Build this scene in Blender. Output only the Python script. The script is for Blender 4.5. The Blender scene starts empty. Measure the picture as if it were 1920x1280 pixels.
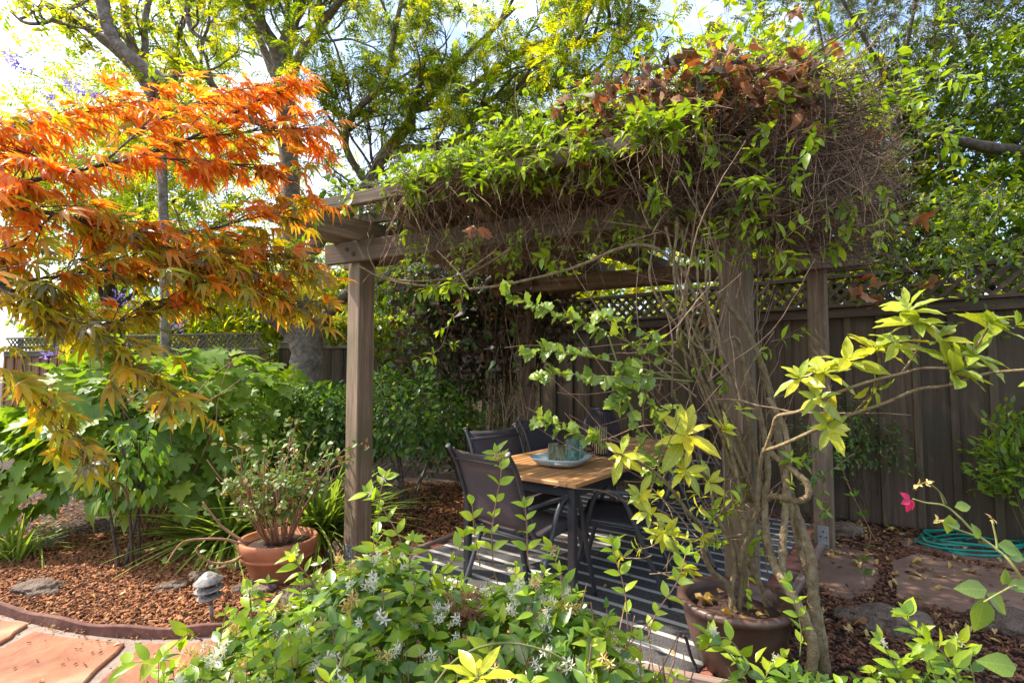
import bpy, bmesh, math, random
import numpy as np
from mathutils import Vector, Matrix
random.seed(7); rng = np.random.default_rng(7)
R = math.radians
S = bpy.context.scene
COL = S.collection

# ------------------------------------------------------------------ camera, sky, sun, exposure
F = 1000.0; TH = math.atan(0.055); CH = 1.37
cam_d = bpy.data.cameras.new('camera'); cam = bpy.data.objects.new('camera', cam_d); COL.objects.link(cam)
cam_d.sensor_width = 36; cam_d.lens = 36 * F / 1920
cam_d.clip_start = 0.05; cam_d.clip_end = 500
cam.location = (0, 0, CH); cam.rotation_euler = (R(90) + TH, 0, 0)
S.camera = cam
SUN_EL, SUN_AZ = R(50), math.atan2(-0.93, 0.22)        # direction to the sun: left, slightly beyond
world = bpy.data.worlds.new('World'); S.world = world; world.use_nodes = True
nt = world.node_tree; nt.nodes.clear()
wo = nt.nodes.new('ShaderNodeOutputWorld'); bg = nt.nodes.new('ShaderNodeBackground')
sky = nt.nodes.new('ShaderNodeTexSky'); sky.sky_type = 'NISHITA'; sky.sun_disc = False
sky.sun_elevation = SUN_EL; sky.sun_rotation = SUN_AZ; sky.air_density = 1.0; sky.dust_density = 2.0
tcw = nt.nodes.new('ShaderNodeTexCoord'); nz = nt.nodes.new('ShaderNodeTexNoise'); nz.inputs['Scale'].default_value = 2.2
nz.inputs['Detail'].default_value = 7; nz.inputs['Roughness'].default_value = .55
mpw = nt.nodes.new('ShaderNodeMapping'); mpw.inputs['Scale'].default_value = (1, 1, 2.5); mpw.inputs['Location'].default_value = (.3, .1, .2)
cr = nt.nodes.new('ShaderNodeValToRGB'); cr.color_ramp.elements[0].position = .45; cr.color_ramp.elements[1].position = .78
mixw = nt.nodes.new('ShaderNodeMix'); mixw.data_type = 'RGBA'
mixw.inputs[7].default_value = (6.2, 6.6, 7.2, 1)
nt.links.new(tcw.outputs['Generated'], mpw.inputs[0]); nt.links.new(mpw.outputs[0], nz.inputs['Vector'])
nt.links.new(nz.outputs[0], cr.inputs[0]); nt.links.new(cr.outputs[0], mixw.inputs[0])
nt.links.new(sky.outputs[0], mixw.inputs[6]); nt.links.new(mixw.outputs[2], bg.inputs[0])
bg.inputs[1].default_value = 0.15
nt.links.new(bg.outputs[0], wo.inputs[0])
sd = bpy.data.lights.new('sun', 'SUN'); sun = bpy.data.objects.new('sun', sd); COL.objects.link(sun)
sd.energy = 3.3; sd.angle = R(.6); sd.color = (1, .93, .82)
sv = Vector((math.sin(SUN_AZ) * math.cos(SUN_EL), math.cos(SUN_AZ) * math.cos(SUN_EL), math.sin(SUN_EL)))
sun.rotation_euler = sv.to_track_quat('Z', 'Y').to_euler()
S.view_settings.view_transform = 'Standard'; S.view_settings.look = 'None'
S.view_settings.gamma = 1; S.view_settings.exposure = 1.47
S.render.resolution_x = 1024; S.render.resolution_y = 682

# ------------------------------------------------------------------ layout helpers
def ray(px, py):
    x = (px - 960) / F; u = (640 - py) / F
    return Vector((x, math.cos(TH) - u * math.sin(TH), math.sin(TH) + u * math.cos(TH)))
def W(px, py, Y):                      # the place seen at a pixel, Y metres out
    d = ray(px, py); return Vector((0, 0, CH)) + d * (Y / d.y)
def G(px, py, z=0.0):                  # the place seen at a pixel on level z
    d = ray(px, py); t = (z - CH) / d.z
    return Vector((0, 0, CH)) + d * t
# ------------------------------------------------------------------ object helpers
WM = {}
def tag(o, label=None, cat=None, group=None, kind=None):
    if label: o['label'] = label
    if cat: o['category'] = cat
    if group: o['group'] = group
    if kind: o['kind'] = kind
    return o
def thing(name, label, cat, loc=(0, 0, 0), rz=0, group=None):
    o = bpy.data.objects.new(name, None); COL.objects.link(o); o.empty_display_size = .1
    o.location = loc; o.rotation_euler = (0, 0, rz)
    WM[o.name] = Matrix.Translation(Vector(loc)) @ Matrix.Rotation(rz, 4, 'Z')
    return tag(o, label, cat, group)
def link(name, me, parent=None, M=None, kind=None, label=None):
    o = bpy.data.objects.new(name, me); COL.objects.link(o)
    M = M or Matrix.Identity(4); WM[o.name] = M
    if parent is not None:
        o.parent = parent; o.matrix_basis = WM[parent.name].inverted() @ M
    else: o.matrix_basis = M
    if kind: o['kind'] = kind
    if label: o['label'] = label
    return o
def copy_tree(o, parent=None):
    c = o.copy(); COL.objects.link(c)
    if parent is not None: c.parent = parent; c.matrix_parent_inverse = o.matrix_parent_inverse.copy()
    for ch in list(o.children): copy_tree(ch, c)
    return c
class MB:
    def __init__(s): s.v = []; s.n = 0; s.t = []; s.q = []; s.tm = []; s.qm = []
    def add(s, v, tris=None, quads=None, mi=0):
        v = np.asarray(v, dtype=np.float32).reshape(-1, 3)
        if tris is not None and len(tris):
            a = np.asarray(tris, dtype=np.int32).reshape(-1, 3) + s.n; s.t.append(a); s.tm.append(np.full(len(a), mi, np.int32))
        if quads is not None and len(quads):
            a = np.asarray(quads, dtype=np.int32).reshape(-1, 4) + s.n; s.q.append(a); s.qm.append(np.full(len(a), mi, np.int32))
        s.v.append(v); s.n += len(v)
    def mesh(s, name, mats, smooth=True):
        me = bpy.data.meshes.new(name)
        if s.n == 0: return me
        v = np.concatenate(s.v)
        T = np.concatenate(s.t) if s.t else np.zeros((0, 3), np.int32)
        Q = np.concatenate(s.q) if s.q else np.zeros((0, 4), np.int32)
        mi = np.concatenate([*(s.tm), *(s.qm)]) if (s.tm or s.qm) else np.zeros(0, np.int32)
        me.vertices.add(len(v)); me.vertices.foreach_set('co', v.ravel())
        me.loops.add(T.size + Q.size); me.loops.foreach_set('vertex_index', np.concatenate([T.ravel(), Q.ravel()]).astype(np.int32))
        me.polygons.add(len(T) + len(Q))
        ls = np.concatenate([np.arange(len(T)) * 3, T.size + np.arange(len(Q)) * 4]).astype(np.int32)
        me.polygons.foreach_set('loop_start', ls)
        me.polygons.foreach_set('material_index', mi)
        me.polygons.foreach_set('use_smooth', np.full(len(ls), smooth, dtype=bool))
        for m in (mats if isinstance(mats, (list, tuple)) else [mats]): me.materials.append(m)
        me.update(calc_edges=True); me.validate()
        return me
    def tube(s, pts, r0, r1=None, sides=6, mi=0, radii=None, cap=True):
        P = np.array([tuple(p) for p in pts], dtype=np.float64); n = len(P)
        if n < 2: return
        r1 = r0 if r1 is None else r1
        rr = np.linspace(r0, r1, n) if radii is None else np.array(radii)
        T = np.gradient(P, axis=0); T /= (np.linalg.norm(T, axis=1)[:, None] + 1e-9)
        a = np.array([0, 0, 1.]) if abs(T[0][2]) < .9 else np.array([1., 0, 0])
        ang = np.arange(sides) / sides * 2 * math.pi; ca, sa = np.cos(ang), np.sin(ang)
        N = np.cross(T[0], a); N /= np.linalg.norm(N)
        V = np.empty((n, sides, 3))
        for i in range(n):
            N = N - T[i] * N.dot(T[i]); N /= (np.linalg.norm(N) + 1e-9)
            B = np.cross(T[i], N)
            V[i] = P[i] + rr[i] * (ca[:, None] * N + sa[:, None] * B)
        idx = np.arange(n * sides).reshape(n, sides); nx = np.roll(idx, -1, axis=1)
        q = np.stack([idx[:-1], nx[:-1], nx[1:], idx[1:]], axis=-1).reshape(-1, 4)
        V = V.reshape(-1, 3); tr = []
        if cap:
            V = np.vstack([V, P[0], P[-1]]); a0, a1 = n * sides, n * sides + 1
            for k in range(sides):
                tr.append((a0, idx[0][(k + 1) % sides], idx[0][k])); tr.append((a1, idx[-1][k], idx[-1][(k + 1) % sides]))
        s.add(V, tr, q, mi)
    def box(s, c, d, mi=0, M=None):
        x, y, z = d[0] / 2, d[1] / 2, d[2] / 2
        v = np.array([(-x, -y, -z), (x, -y, -z), (x, y, -z), (-x, y, -z), (-x, -y, z), (x, -y, z), (x, y, z), (-x, y, z)])
        if M is not None: v = v @ np.array(M).T
        s.add(v + np.array(c), None, [(0, 3, 2, 1), (4, 5, 6, 7), (0, 1, 5, 4), (1, 2, 6, 5), (2, 3, 7, 6), (3, 0, 4, 7)], mi)
    def lathe(s, prof, seg=32, c=(0, 0, 0), mi=0, wob=0, exp=2.0, sx=1, sy=1):
        n = len(prof); V = []
        for (r, z) in prof:
            for k in range(seg):
                a = 2 * math.pi * k / seg; ca, sa = math.cos(a), math.sin(a)
                if exp != 2: 
                    kk = (abs(ca) ** exp + abs(sa) ** exp) ** (-1 / exp); ca *= kk; sa *= kk
                w = 1 + wob * math.sin(3 * a + z * 9)
                V.append((c[0] + r * ca * w * sx, c[1] + r * sa * w * sy, c[2] + z))
        q = []
        for i in range(n - 1):
            for k in range(seg):
                k2 = (k + 1) % seg; q.append((i * seg + k, i * seg + k2, (i + 1) * seg + k2, (i + 1) * seg + k))
        s.add(V, None, q, mi)
def frame(p, x, y, z):
    M = Matrix.Identity(4)
    for i in range(3): M[i][0] = x[i]; M[i][1] = y[i]; M[i][2] = z[i]; M[i][3] = p[i]
    return M
def along(p0, p1, roll=0, up=(0, 0, 1)):
    x = (Vector(p1) - Vector(p0)).normalized(); u = Vector(up)
    if abs(x.dot(u)) > .98: u = Vector((0.61, 0.79, 0))
    y = u.cross(x).normalized(); z = x.cross(y)
    M = frame(Vector(p0), x, y, z)
    return M @ Matrix.Rotation(roll, 4, 'X') if roll else M
def boxmesh(name, L, w, h, mat, bev=.004):     # length along X from 0
    bm = bmesh.new(); bmesh.ops.create_cube(bm, size=1)
    for v in bm.verts: v.co = Vector(((v.co.x + .5) * L, v.co.y * w, v.co.z * h))
    if bev: bmesh.ops.bevel(bm, geom=bm.edges[:], offset=bev, segments=1, affect='EDGES')
    me = bpy.data.meshes.new(name); bm.to_mesh(me); bm.free(); me.materials.append(mat); return me
def plank(name, p0, p1, w, h, mat, parent, bev=.004, roll=0, up=(0, 0, 1), label=None):
    L = (Vector(p1) - Vector(p0)).length
    return link(name, boxmesh(name, L, w, h, mat, bev), parent, along(p0, p1, roll, up), label=label)
def spline(pts, n=8):
    P = [Vector(p) for p in pts]
    if len(P) < 3: return [P[0].lerp(P[-1], i / n) for i in range(n + 1)]
    Q = [P[0] * 2 - P[1]] + P + [P[-1] * 2 - P[-2]]; out = []
    for i in range(1, len(Q) - 2):
        a, b, c, d = Q[i - 1:i + 3]
        for k in range(n):
            t = k / n
            out.append(.5 * ((2 * b) + (c - a) * t + (2 * a - 5 * b + 4 * c - d) * t * t + (3 * b - a - 3 * c + d) * t ** 3))
    out.append(P[-1]); return out
# ------------------------------------------------------------------ materials
def nodes(name):
    m = bpy.data.materials.new(name); m.use_nodes = True; t = m.node_tree; t.nodes.clear()
    out = t.nodes.new('ShaderNodeOutputMaterial'); return m, t, out
def N(t, typ, **kw):
    n = t.nodes.new(typ)
    for k, v in kw.items():
        if k.startswith('i_'): n.inputs[k[2:].replace('_', ' ')].default_value = v
        else: setattr(n, k, v)
    return n
def ramp(t, stops, fac=None):
    r = t.nodes.new('ShaderNodeValToRGB'); e = r.color_ramp.elements
    while len(e) < len(stops): e.new(.5)
    for el, (p, c) in zip(e, stops): el.position = p; el.color = (*c, 1)
    if fac is not None: t.links.new(fac, r.inputs[0])
    return r
def rnd(t):          # one number per leaf, whether it is an object or an island of a joined mesh
    oi = N(t, 'ShaderNodeObjectInfo'); g = N(t, 'ShaderNodeNewGeometry')
    a = N(t, 'ShaderNodeMath', operation='ADD'); f = N(t, 'ShaderNodeMath', operation='FRACT')
    t.links.new(oi.outputs['Random'], a.inputs[0]); t.links.new(g.outputs['Random Per Island'], a.inputs[1])
    t.links.new(a.outputs[0], f.inputs[0]); return f.outputs[0]
def leafmat(name, cols, tr, rough=.38, transl=.45, spec=.5, vein=True):
    m, t, out = nodes(name); n = len(cols)
    r = rnd(t)
    c = ramp(t, [((i + .0) / max(1, n - 1), cc) for i, cc in enumerate(cols)], r)
    tc = N(t, 'ShaderNodeTexCoord'); no = N(t, 'ShaderNodeTexNoise', i_Scale=22.0, i_Detail=3.0)
    t.links.new(tc.outputs['Object'], no.inputs['Vector'])
    hs = N(t, 'ShaderNodeHueSaturation'); t.links.new(c.outputs[0], hs.inputs['Color'])
    mr = N(t, 'ShaderNodeMapRange'); t.links.new(no.outputs[0], mr.inputs[0]); mr.inputs[3].default_value = .72; mr.inputs[4].default_value = 1.3
    t.links.new(mr.outputs[0], hs.inputs['Value'])
    sx = N(t, 'ShaderNodeSeparateXYZ'); t.links.new(tc.outputs['Object'], sx.inputs[0])
    ab = N(t, 'ShaderNodeMath', operation='ABSOLUTE'); t.links.new(sx.outputs['X'], ab.inputs[0])
    rib = N(t, 'ShaderNodeMapRange'); t.links.new(ab.outputs[0], rib.inputs[0]); rib.inputs[1].default_value = .004; rib.inputs[2].default_value = .022; rib.inputs[3].default_value = 1; rib.inputs[4].default_value = 0
    s1 = N(t, 'ShaderNodeMath', operation='MULTIPLY_ADD'); t.links.new(ab.outputs[0], s1.inputs[0]); s1.inputs[1].default_value = -.9; t.links.new(sx.outputs['Y'], s1.inputs[2])
    s2 = N(t, 'ShaderNodeMath', operation='MULTIPLY'); t.links.new(s1.outputs[0], s2.inputs[0]); s2.inputs[1].default_value = 55
    s3 = N(t, 'ShaderNodeMath', operation='SINE'); t.links.new(s2.outputs[0], s3.inputs[0])
    s4 = N(t, 'ShaderNodeMapRange'); t.links.new(s3.outputs[0], s4.inputs[0]); s4.inputs[1].default_value = .6; s4.inputs[2].default_value = 1; s4.inputs[3].default_value = 0; s4.inputs[4].default_value = .45
    s5 = N(t, 'ShaderNodeMath', operation='MAXIMUM'); t.links.new(rib.outputs[0], s5.inputs[0]); t.links.new(s4.outputs[0], s5.inputs[1])
    s6 = N(t, 'ShaderNodeMath', operation='MULTIPLY'); t.links.new(s5.outputs[0], s6.inputs[0]); s6.inputs[1].default_value = .38 if vein else 0
    vm = N(t, 'ShaderNodeMix', data_type='RGBA'); t.links.new(s6.outputs[0], vm.inputs[0]); t.links.new(hs.outputs[0], vm.inputs[6])
    vm.inputs[7].default_value = (min(1, cols[0][0] * 1.6 + .14), min(1, cols[0][1] * 1.5 + .12), cols[0][2] * 1.5 + .03, 1)
    n9 = N(t, 'ShaderNodeTexNoise', i_Scale=9.0, i_Detail=6.0, i_Roughness=.7); ofs = N(t, 'ShaderNodeVectorMath', operation='ADD'); oi9 = N(t, 'ShaderNodeObjectInfo')
    m9 = N(t, 'ShaderNodeMath', operation='MULTIPLY'); m9.inputs[1].default_value = 50; t.links.new(oi9.outputs['Random'], m9.inputs[0]); t.links.new(tc.outputs['Object'], ofs.inputs[0]); t.links.new(m9.outputs[0], ofs.inputs[1]); t.links.new(ofs.outputs[0], n9.inputs['Vector'])
    sp9 = N(t, 'ShaderNodeMapRange'); t.links.new(n9.outputs[0], sp9.inputs[0]); sp9.inputs[1].default_value = .64; sp9.inputs[2].default_value = .72; sp9.inputs[4].default_value = .55 if vein else 0
    bm9 = N(t, 'ShaderNodeMix', data_type='RGBA'); t.links.new(sp9.outputs[0], bm9.inputs[0]); t.links.new(vm.outputs[2], bm9.inputs[6]); bm9.inputs[7].default_value = (.16, .09, .03, 1)
    class _h: outputs = [bm9.outputs[2]]
    hs = _h
    p = N(t, 'ShaderNodeBsdfPrincipled'); t.links.new(hs.outputs[0], p.inputs['Base Color'])
    p.inputs['Roughness'].default_value = rough; p.inputs['Specular IOR Level'].default_value = spec
    tl = N(t, 'ShaderNodeBsdfTranslucent')
    mx = N(t, 'ShaderNodeMix', data_type='RGBA', blend_type='MULTIPLY'); mx.inputs[0].default_value = 1
    t.links.new(hs.outputs[0], mx.inputs[6]); mx.inputs[7].default_value = (*tr, 1); t.links.new(mx.outputs[2], tl.inputs[0])
    ms = N(t, 'ShaderNodeMixShader'); ms.inputs[0].default_value = transl
    t.links.new(p.outputs[0], ms.inputs[1]); t.links.new(tl.outputs[0], ms.inputs[2]); t.links.new(ms.outputs[0], out.inputs[0])
    return m
def woodmat(name, c1, c2, c3, rough=.8, sc=(1.2, 30, 30), bump=.35, green=None, knots=True):
    m, t, out = nodes(name); tc = N(t, 'ShaderNodeTexCoord'); oi = N(t, 'ShaderNodeObjectInfo')
    ad = N(t, 'ShaderNodeVectorMath', operation='ADD'); ml = N(t, 'ShaderNodeMath', operation='MULTIPLY'); ml.inputs[1].default_value = 37.0
    t.links.new(oi.outputs['Random'], ml.inputs[0]); t.links.new(tc.outputs['Object'], ad.inputs[0]); t.links.new(ml.outputs[0], ad.inputs[1])
    mp = N(t, 'ShaderNodeMapping'); mp.inputs['Scale'].default_value = sc; t.links.new(ad.outputs[0], mp.inputs[0])
    n1 = N(t, 'ShaderNodeTexNoise', i_Scale=1.6, i_Detail=8.0, i_Roughness=.65, i_Distortion=.6); t.links.new(mp.outputs[0], n1.inputs['Vector'])
    n2 = N(t, 'ShaderNodeTexNoise', i_Scale=2.5, i_Detail=4.0); t.links.new(ad.outputs[0], n2.inputs['Vector'])
    r = ramp(t, [(.28, c1), (.5, c2), (.75, c3)], n1.outputs[0])
    mx = N(t, 'ShaderNodeMix', data_type='RGBA'); g = green or tuple(x * .6 for x in c2)
    rr = ramp(t, [(.42, (0, 0, 0)), (.68, (.75, .75, .75))], n2.outputs[0])
    t.links.new(rr.outputs[0], mx.inputs[0]); t.links.new(r.outputs[0], mx.inputs[6]); mx.inputs[7].default_value = (*g, 1)
    hs = N(t, 'ShaderNodeHueSaturation'); t.links.new(mx.outputs[2], hs.inputs['Color'])
    mr = N(t, 'ShaderNodeMapRange'); t.links.new(oi.outputs['Random'], mr.inputs[0]); mr.inputs[3].default_value = .66; mr.inputs[4].default_value = 1.32
    t.links.new(mr.outputs[0], hs.inputs['Value'])
    p = N(t, 'ShaderNodeBsdfPrincipled'); p.inputs['Roughness'].default_value = rough
    t.links.new(hs.outputs[0], p.inputs['Base Color'])
    b = N(t, 'ShaderNodeBump'); b.inputs['Strength'].default_value = bump; b.inputs['Distance'].default_value = .01
    t.links.new(n1.outputs[0], b.inputs['Height']); t.links.new(b.outputs[0], p.inputs['Normal']); t.links.new(p.outputs[0], out.inputs[0])
    return m
def noisemat(name, stops, scale=8, detail=8, rough=.85, bump=.5, dist=.01, spec=.4, rand=.25, scale2=None, metallic=0):
    m, t, out = nodes(name); tc = N(t, 'ShaderNodeTexCoord'); 
    n1 = N(t, 'ShaderNodeTexNoise', i_Scale=float(scale), i_Detail=float(detail), i_Roughness=.62); t.links.new(tc.outputs['Object'], n1.inputs['Vector'])
    r = ramp(t, stops, n1.outputs[0]); f = rnd(t)
    hs = N(t, 'ShaderNodeHueSaturation'); t.links.new(r.outputs[0], hs.inputs['Color'])
    mr = N(t, 'ShaderNodeMapRange'); t.links.new(f, mr.inputs[0]); mr.inputs[3].default_value = 1 - rand; mr.inputs[4].default_value = 1 + rand
    t.links.new(mr.outputs[0], hs.inputs['Value'])
    p = N(t, 'ShaderNodeBsdfPrincipled'); p.inputs['Roughness'].default_value = rough; p.inputs['Specular IOR Level'].default_value = spec
    p.inputs['Metallic'].default_value = metallic
    t.links.new(hs.outputs[0], p.inputs['Base Color'])
    n2 = N(t, 'ShaderNodeTexNoise', i_Scale=float(scale2 or scale * 4), i_Detail=6.0); t.links.new(tc.outputs['Object'], n2.inputs['Vector'])
    b = N(t, 'ShaderNodeBump'); b.inputs['Strength'].default_value = bump; b.inputs['Distance'].default_value = dist
    t.links.new(n2.outputs[0], b.inputs['Height']); t.links.new(b.outputs[0], p.inputs['Normal']); t.links.new(p.outputs[0], out.inputs[0])
    return m
M = {}
M['wood'] = woodmat('weathered_wood', (.08, .05, .030), (.18, .12, .073), (.31, .23, .155), green=(.105, .088, .042))
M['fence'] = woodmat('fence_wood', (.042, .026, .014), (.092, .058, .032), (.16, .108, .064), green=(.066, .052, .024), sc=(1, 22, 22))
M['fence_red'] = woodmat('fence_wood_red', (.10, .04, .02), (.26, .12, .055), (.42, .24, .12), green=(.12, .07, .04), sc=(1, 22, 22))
M['rail'] = woodmat('rail_wood', (.10, .08, .06), (.19, .155, .12), (.32, .27, .22), green=(.12, .115, .05))
M['teak'] = woodmat('teak', (.30, .13, .045), (.46, .23, .085), (.60, .34, .14), rough=.5, sc=(1, 40, 40), bump=.12, green=(.40, .19, .07))
M['edging'] = woodmat('edging_timber', (.14, .08, .06), (.24, .16, .12), (.36, .27, .22), rough=.85)
M['bender'] = noisemat('bender_board', [(.3, (.10, .04, .03)), (.55, (.18, .08, .055)), (.8, (.30, .17, .12))], 12, bump=.3)
M['soil'] = noisemat('soil', [(.3, (.02, .012, .008)), (.55, (.06, .03, .018)), (.8, (.11, .055, .03))], 18, bump=1, dist=.02)
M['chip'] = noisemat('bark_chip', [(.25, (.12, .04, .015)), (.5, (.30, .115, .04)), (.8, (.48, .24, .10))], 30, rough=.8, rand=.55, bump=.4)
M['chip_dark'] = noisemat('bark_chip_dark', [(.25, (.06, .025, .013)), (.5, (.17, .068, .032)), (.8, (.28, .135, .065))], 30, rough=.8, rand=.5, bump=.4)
M['flag'] = noisemat('orange_flagstone', [(.3, (.15, .055, .028)), (.45, (.28, .105, .05)), (.56, (.33, .14, .068)), (.74, (.44, .27, .16))], 3.4, rough=.8, bump=.9, dist=.03, rand=.08, scale2=7)
M['flag_dark'] = noisemat('brown_flagstone', [(.25, (.13, .07, .045)), (.5, (.20, .115, .075)), (.78, (.28, .18, .13))], 3, rough=.75, bump=.55, dist=.015, rand=.1, scale2=9)
M['mortar'] = noisemat('mortar', [(.3, (.20, .14, .105)), (.7, (.33, .25, .20))], 14, bump=.5, rand=0)
M['brick'] = noisemat('brick', [(.3, (.22, .07, .045)), (.55, (.33, .12, .075)), (.8, (.42, .20, .14))], 14, bump=.4, rand=.3)
M['terracotta'] = noisemat('terracotta', [(.3, (.30, .10, .045)), (.55, (.46, .17, .075)), (.8, (.56, .26, .13))], 5, rough=.7, bump=.15, rand=0)
M['glaze'] = noisemat('brown_glaze', [(.3, (.055, .028, .02)), (.55, (.10, .052, .035)), (.8, (.19, .10, .06))], 5, rough=.45, bump=.2, rand=0, spec=.5)
M['rock'] = noisemat('lava_rock', [(.3, (.06, .04, .028)), (.5, (.17, .115, .08)), (.8, (.30, .22, .16))], 14, bump=1, dist=.03, rand=.1)
M['bark'] = noisemat('grey_bark', [(.3, (.10, .075, .055)), (.5, (.22, .17, .13)), (.75, (.38, .32, .26))], 16, bump=1, dist=.03, rand=0)
M['bark_dark'] = noisemat('dark_bark', [(.3, (.04, .03, .022)), (.55, (.10, .075, .055)), (.8, (.18, .14, .11))], 20, bump=.8, rand=0)
M['vinebark'] = noisemat('vine_bark', [(.3, (.12, .075, .035)), (.5, (.24, .17, .085)), (.8, (.38, .29, .17))], 34, bump=.9, dist=.01, rand=.2)
M['twig'] = noisemat('dry_twig', [(.3, (.11, .062, .036)), (.5, (.25, .155, .095)), (.8, (.40, .28, .19))], 20, bump=.2, rand=.45)
M['twig_dark'] = noisemat('dark_twig', [(.3, (.05, .03, .022)), (.6, (.11, .07, .05)), (.9, (.17, .12, .09))], 20, bump=.2, rand=.4)
M['maple_twig'] = noisemat('maple_twig', [(.3, (.05, .035, .03)), (.6, (.09, .075, .05)), (.9, (.15, .11, .08))], 20, bump=.2, rand=.2)
M['stem_green'] = noisemat('green_stem', [(.3, (.16, .17, .04)), (.7, (.28, .27, .09))], 20, bump=.1, rand=.25)
M['stem_red'] = noisemat('reddish_stem', [(.3, (.20, .09, .05)), (.7, (.36, .20, .12))], 20, bump=.3, rand=.25)
M['metal'] = noisemat('charcoal_metal', [(.3, (.035, .035, .04)), (.7, (.05, .05, .055))], 20, rough=.38, bump=.05, rand=0, spec=.6)
M['galv'] = noisemat('galvanised_steel', [(.3, (.28, .28, .28)), (.7, (.45, .45, .44))], 30, rough=.5, bump=.15, rand=0, metallic=.6)
M['lightmetal'] = noisemat('weathered_light_metal', [(.35, (.13, .10, .075)), (.5, (.27, .245, .215)), (.75, (.42, .41, .39))], 40, rough=.55, bump=.08, rand=0)
M['hose'] = noisemat('teal_hose', [(.3, (.01, .17, .13)), (.7, (.02, .27, .20))], 10, rough=.35, bump=.05, rand=.1)
M['house'] = noisemat('pale_stucco', [(.3, (.55, .52, .46)), (.7, (.66, .62, .56))], 6, rand=0)
M['blue'] = noisemat('blue_roof', [(.3, (.16, .33, .46)), (.7, (.22, .42, .56))], 6, rand=0)
M['cream'] = noisemat('candle_wax', [(.3, (.62, .47, .22)), (.7, (.72, .58, .32))], 6, rough=.5, rand=0, bump=.05)
M['white_petal'] = leafmat('white_petal', [(.72, .66, .50), (.80, .75, .62)], (1, 1, .9), vein=False, transl=.3, rough=.6)
M['old_petal'] = leafmat('old_petal', [(.62, .40, .10), (.75, .62, .25), (.50, .24, .08)], (1, .9, .6), vein=False, transl=.3, rough=.6)
M['pink'] = leafmat('pink_petal', [(.68, .03, .12), (.75, .06, .16)], (1, .6, .6), vein=False, transl=.35, rough=.5)
M['red'] = leafmat('red_petal', [(.28, .01, .03), (.42, .02, .05)], (1, .5, .5), transl=.3, rough=.5)
M['purple'] = leafmat('purple_petal', [(.26, .18, .55), (.38, .28, .66)], (1, 1, 1), vein=False, transl=.5, rough=.6)
M['maple_o'] = leafmat('maple_orange', [(.56, .11, .02), (.64, .24, .025), (.68, .34, .03), (.58, .16, .02), (.36, .20, .02), (.66, .28, .02)], (1.6, 1.35, .8), transl=.6, rough=.32)
M['maple_g'] = leafmat('maple_bronze', [(.20, .20, .015), (.42, .30, .018), (.24, .28, .018), (.13, .13, .02), (.54, .28, .02), (.30, .34, .02), (.26, .28, .02)], (1.8, 1.6, .6), transl=.58, rough=.3)
M['maple_d'] = leafmat('maple_dark', [(.07, .06, .022), (.11, .10, .02), (.18, .13, .02), (.06, .035, .025)], (1.6, 1.5, .8), transl=.4, rough=.28)
M['hydra'] = leafmat('oakleaf_green', [(.11, .19, .02), (.17, .27, .022), (.13, .22, .03), (.28, .36, .02)], (1.6, 1.6, .6), transl=.4, rough=.5)
M['citrus'] = leafmat('citrus_green', [(.08, .17, .02), (.12, .25, .03), (.20, .32, .03)], (1.6, 1.6, .6), transl=.4, rough=.3)
M['camellia'] = leafmat('camellia_green', [(.035, .08, .018), (.06, .12, .022), (.09, .16, .025)], (1.5, 1.6, .6), transl=.25, rough=.27)
M['jas'] = leafmat('jasmine_green', [(.08, .16, .018), (.12, .22, .02), (.06, .12, .018), (.17, .29, .022)], (1.5, 1.5, .4), transl=.33, rough=.26)
M['jas_y'] = leafmat('jasmine_young', [(.22, .34, .02), (.30, .42, .025), (.38, .44, .02)], (1.4, 1.4, .5), transl=.45, rough=.33)
M['pitto'] = leafmat('yellow_green_leaf', [(.34, .40, .035), (.46, .48, .04), (.24, .33, .035), (.38, .43, .12)], (1.3, 1.25, .5), transl=.35, rough=.35)
M['pitto_y'] = leafmat('yellow_leaf', [(.56, .53, .03), (.48, .50, .03), (.60, .50, .03)], (1.3, 1.2, .5), transl=.35, rough=.35)
M['vine'] = leafmat('vine_green', [(.14, .24, .016), (.22, .33, .02), (.32, .40, .02), (.09, .17, .02)], (1.5, 1.5, .5), transl=.45, rough=.35)
M['ivy'] = leafmat('ivy_green', [(.17, .27, .035), (.24, .34, .04), (.15, .22, .06), (.30, .38, .035)], (1.5, 1.4, .5), transl=.35, rough=.33)
M['dead'] = leafmat('dead_leaf', [(.22, .10, .05), (.34, .16, .08), (.15, .075, .045), (.42, .20, .08), (.40, .12, .03)], (1.5, 1.1, .7), transl=.3, rough=.6)
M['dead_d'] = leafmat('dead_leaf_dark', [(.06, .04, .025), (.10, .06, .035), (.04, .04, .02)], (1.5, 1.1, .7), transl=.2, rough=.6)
M['fallen'] = leafmat('fallen_leaf', [(.52, .36, .08), (.42, .24, .08), (.55, .42, .16), (.32, .15, .06)], (1.2, 1.1, .7), transl=.2, rough=.6)
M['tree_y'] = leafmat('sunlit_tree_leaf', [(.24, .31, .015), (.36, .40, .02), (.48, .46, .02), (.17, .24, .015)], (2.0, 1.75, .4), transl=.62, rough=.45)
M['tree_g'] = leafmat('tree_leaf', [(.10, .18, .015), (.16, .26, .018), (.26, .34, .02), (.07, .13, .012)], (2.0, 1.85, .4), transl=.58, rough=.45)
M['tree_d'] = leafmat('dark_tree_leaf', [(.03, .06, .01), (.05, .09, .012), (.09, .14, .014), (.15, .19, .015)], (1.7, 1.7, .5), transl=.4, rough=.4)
M['conifer'] = leafmat('brown_green_needle', [(.08, .075, .03), (.11, .12, .03), (.13, .09, .055)], (1.4, 1.4, .6), transl=.3, rough=.5)
M['grass'] = leafmat('grass_blade', [(.16, .25, .03), (.26, .34, .06), (.34, .38, .10), (.12, .19, .03)], (1.4, 1.5, .6), transl=.35, rough=.4)
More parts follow.
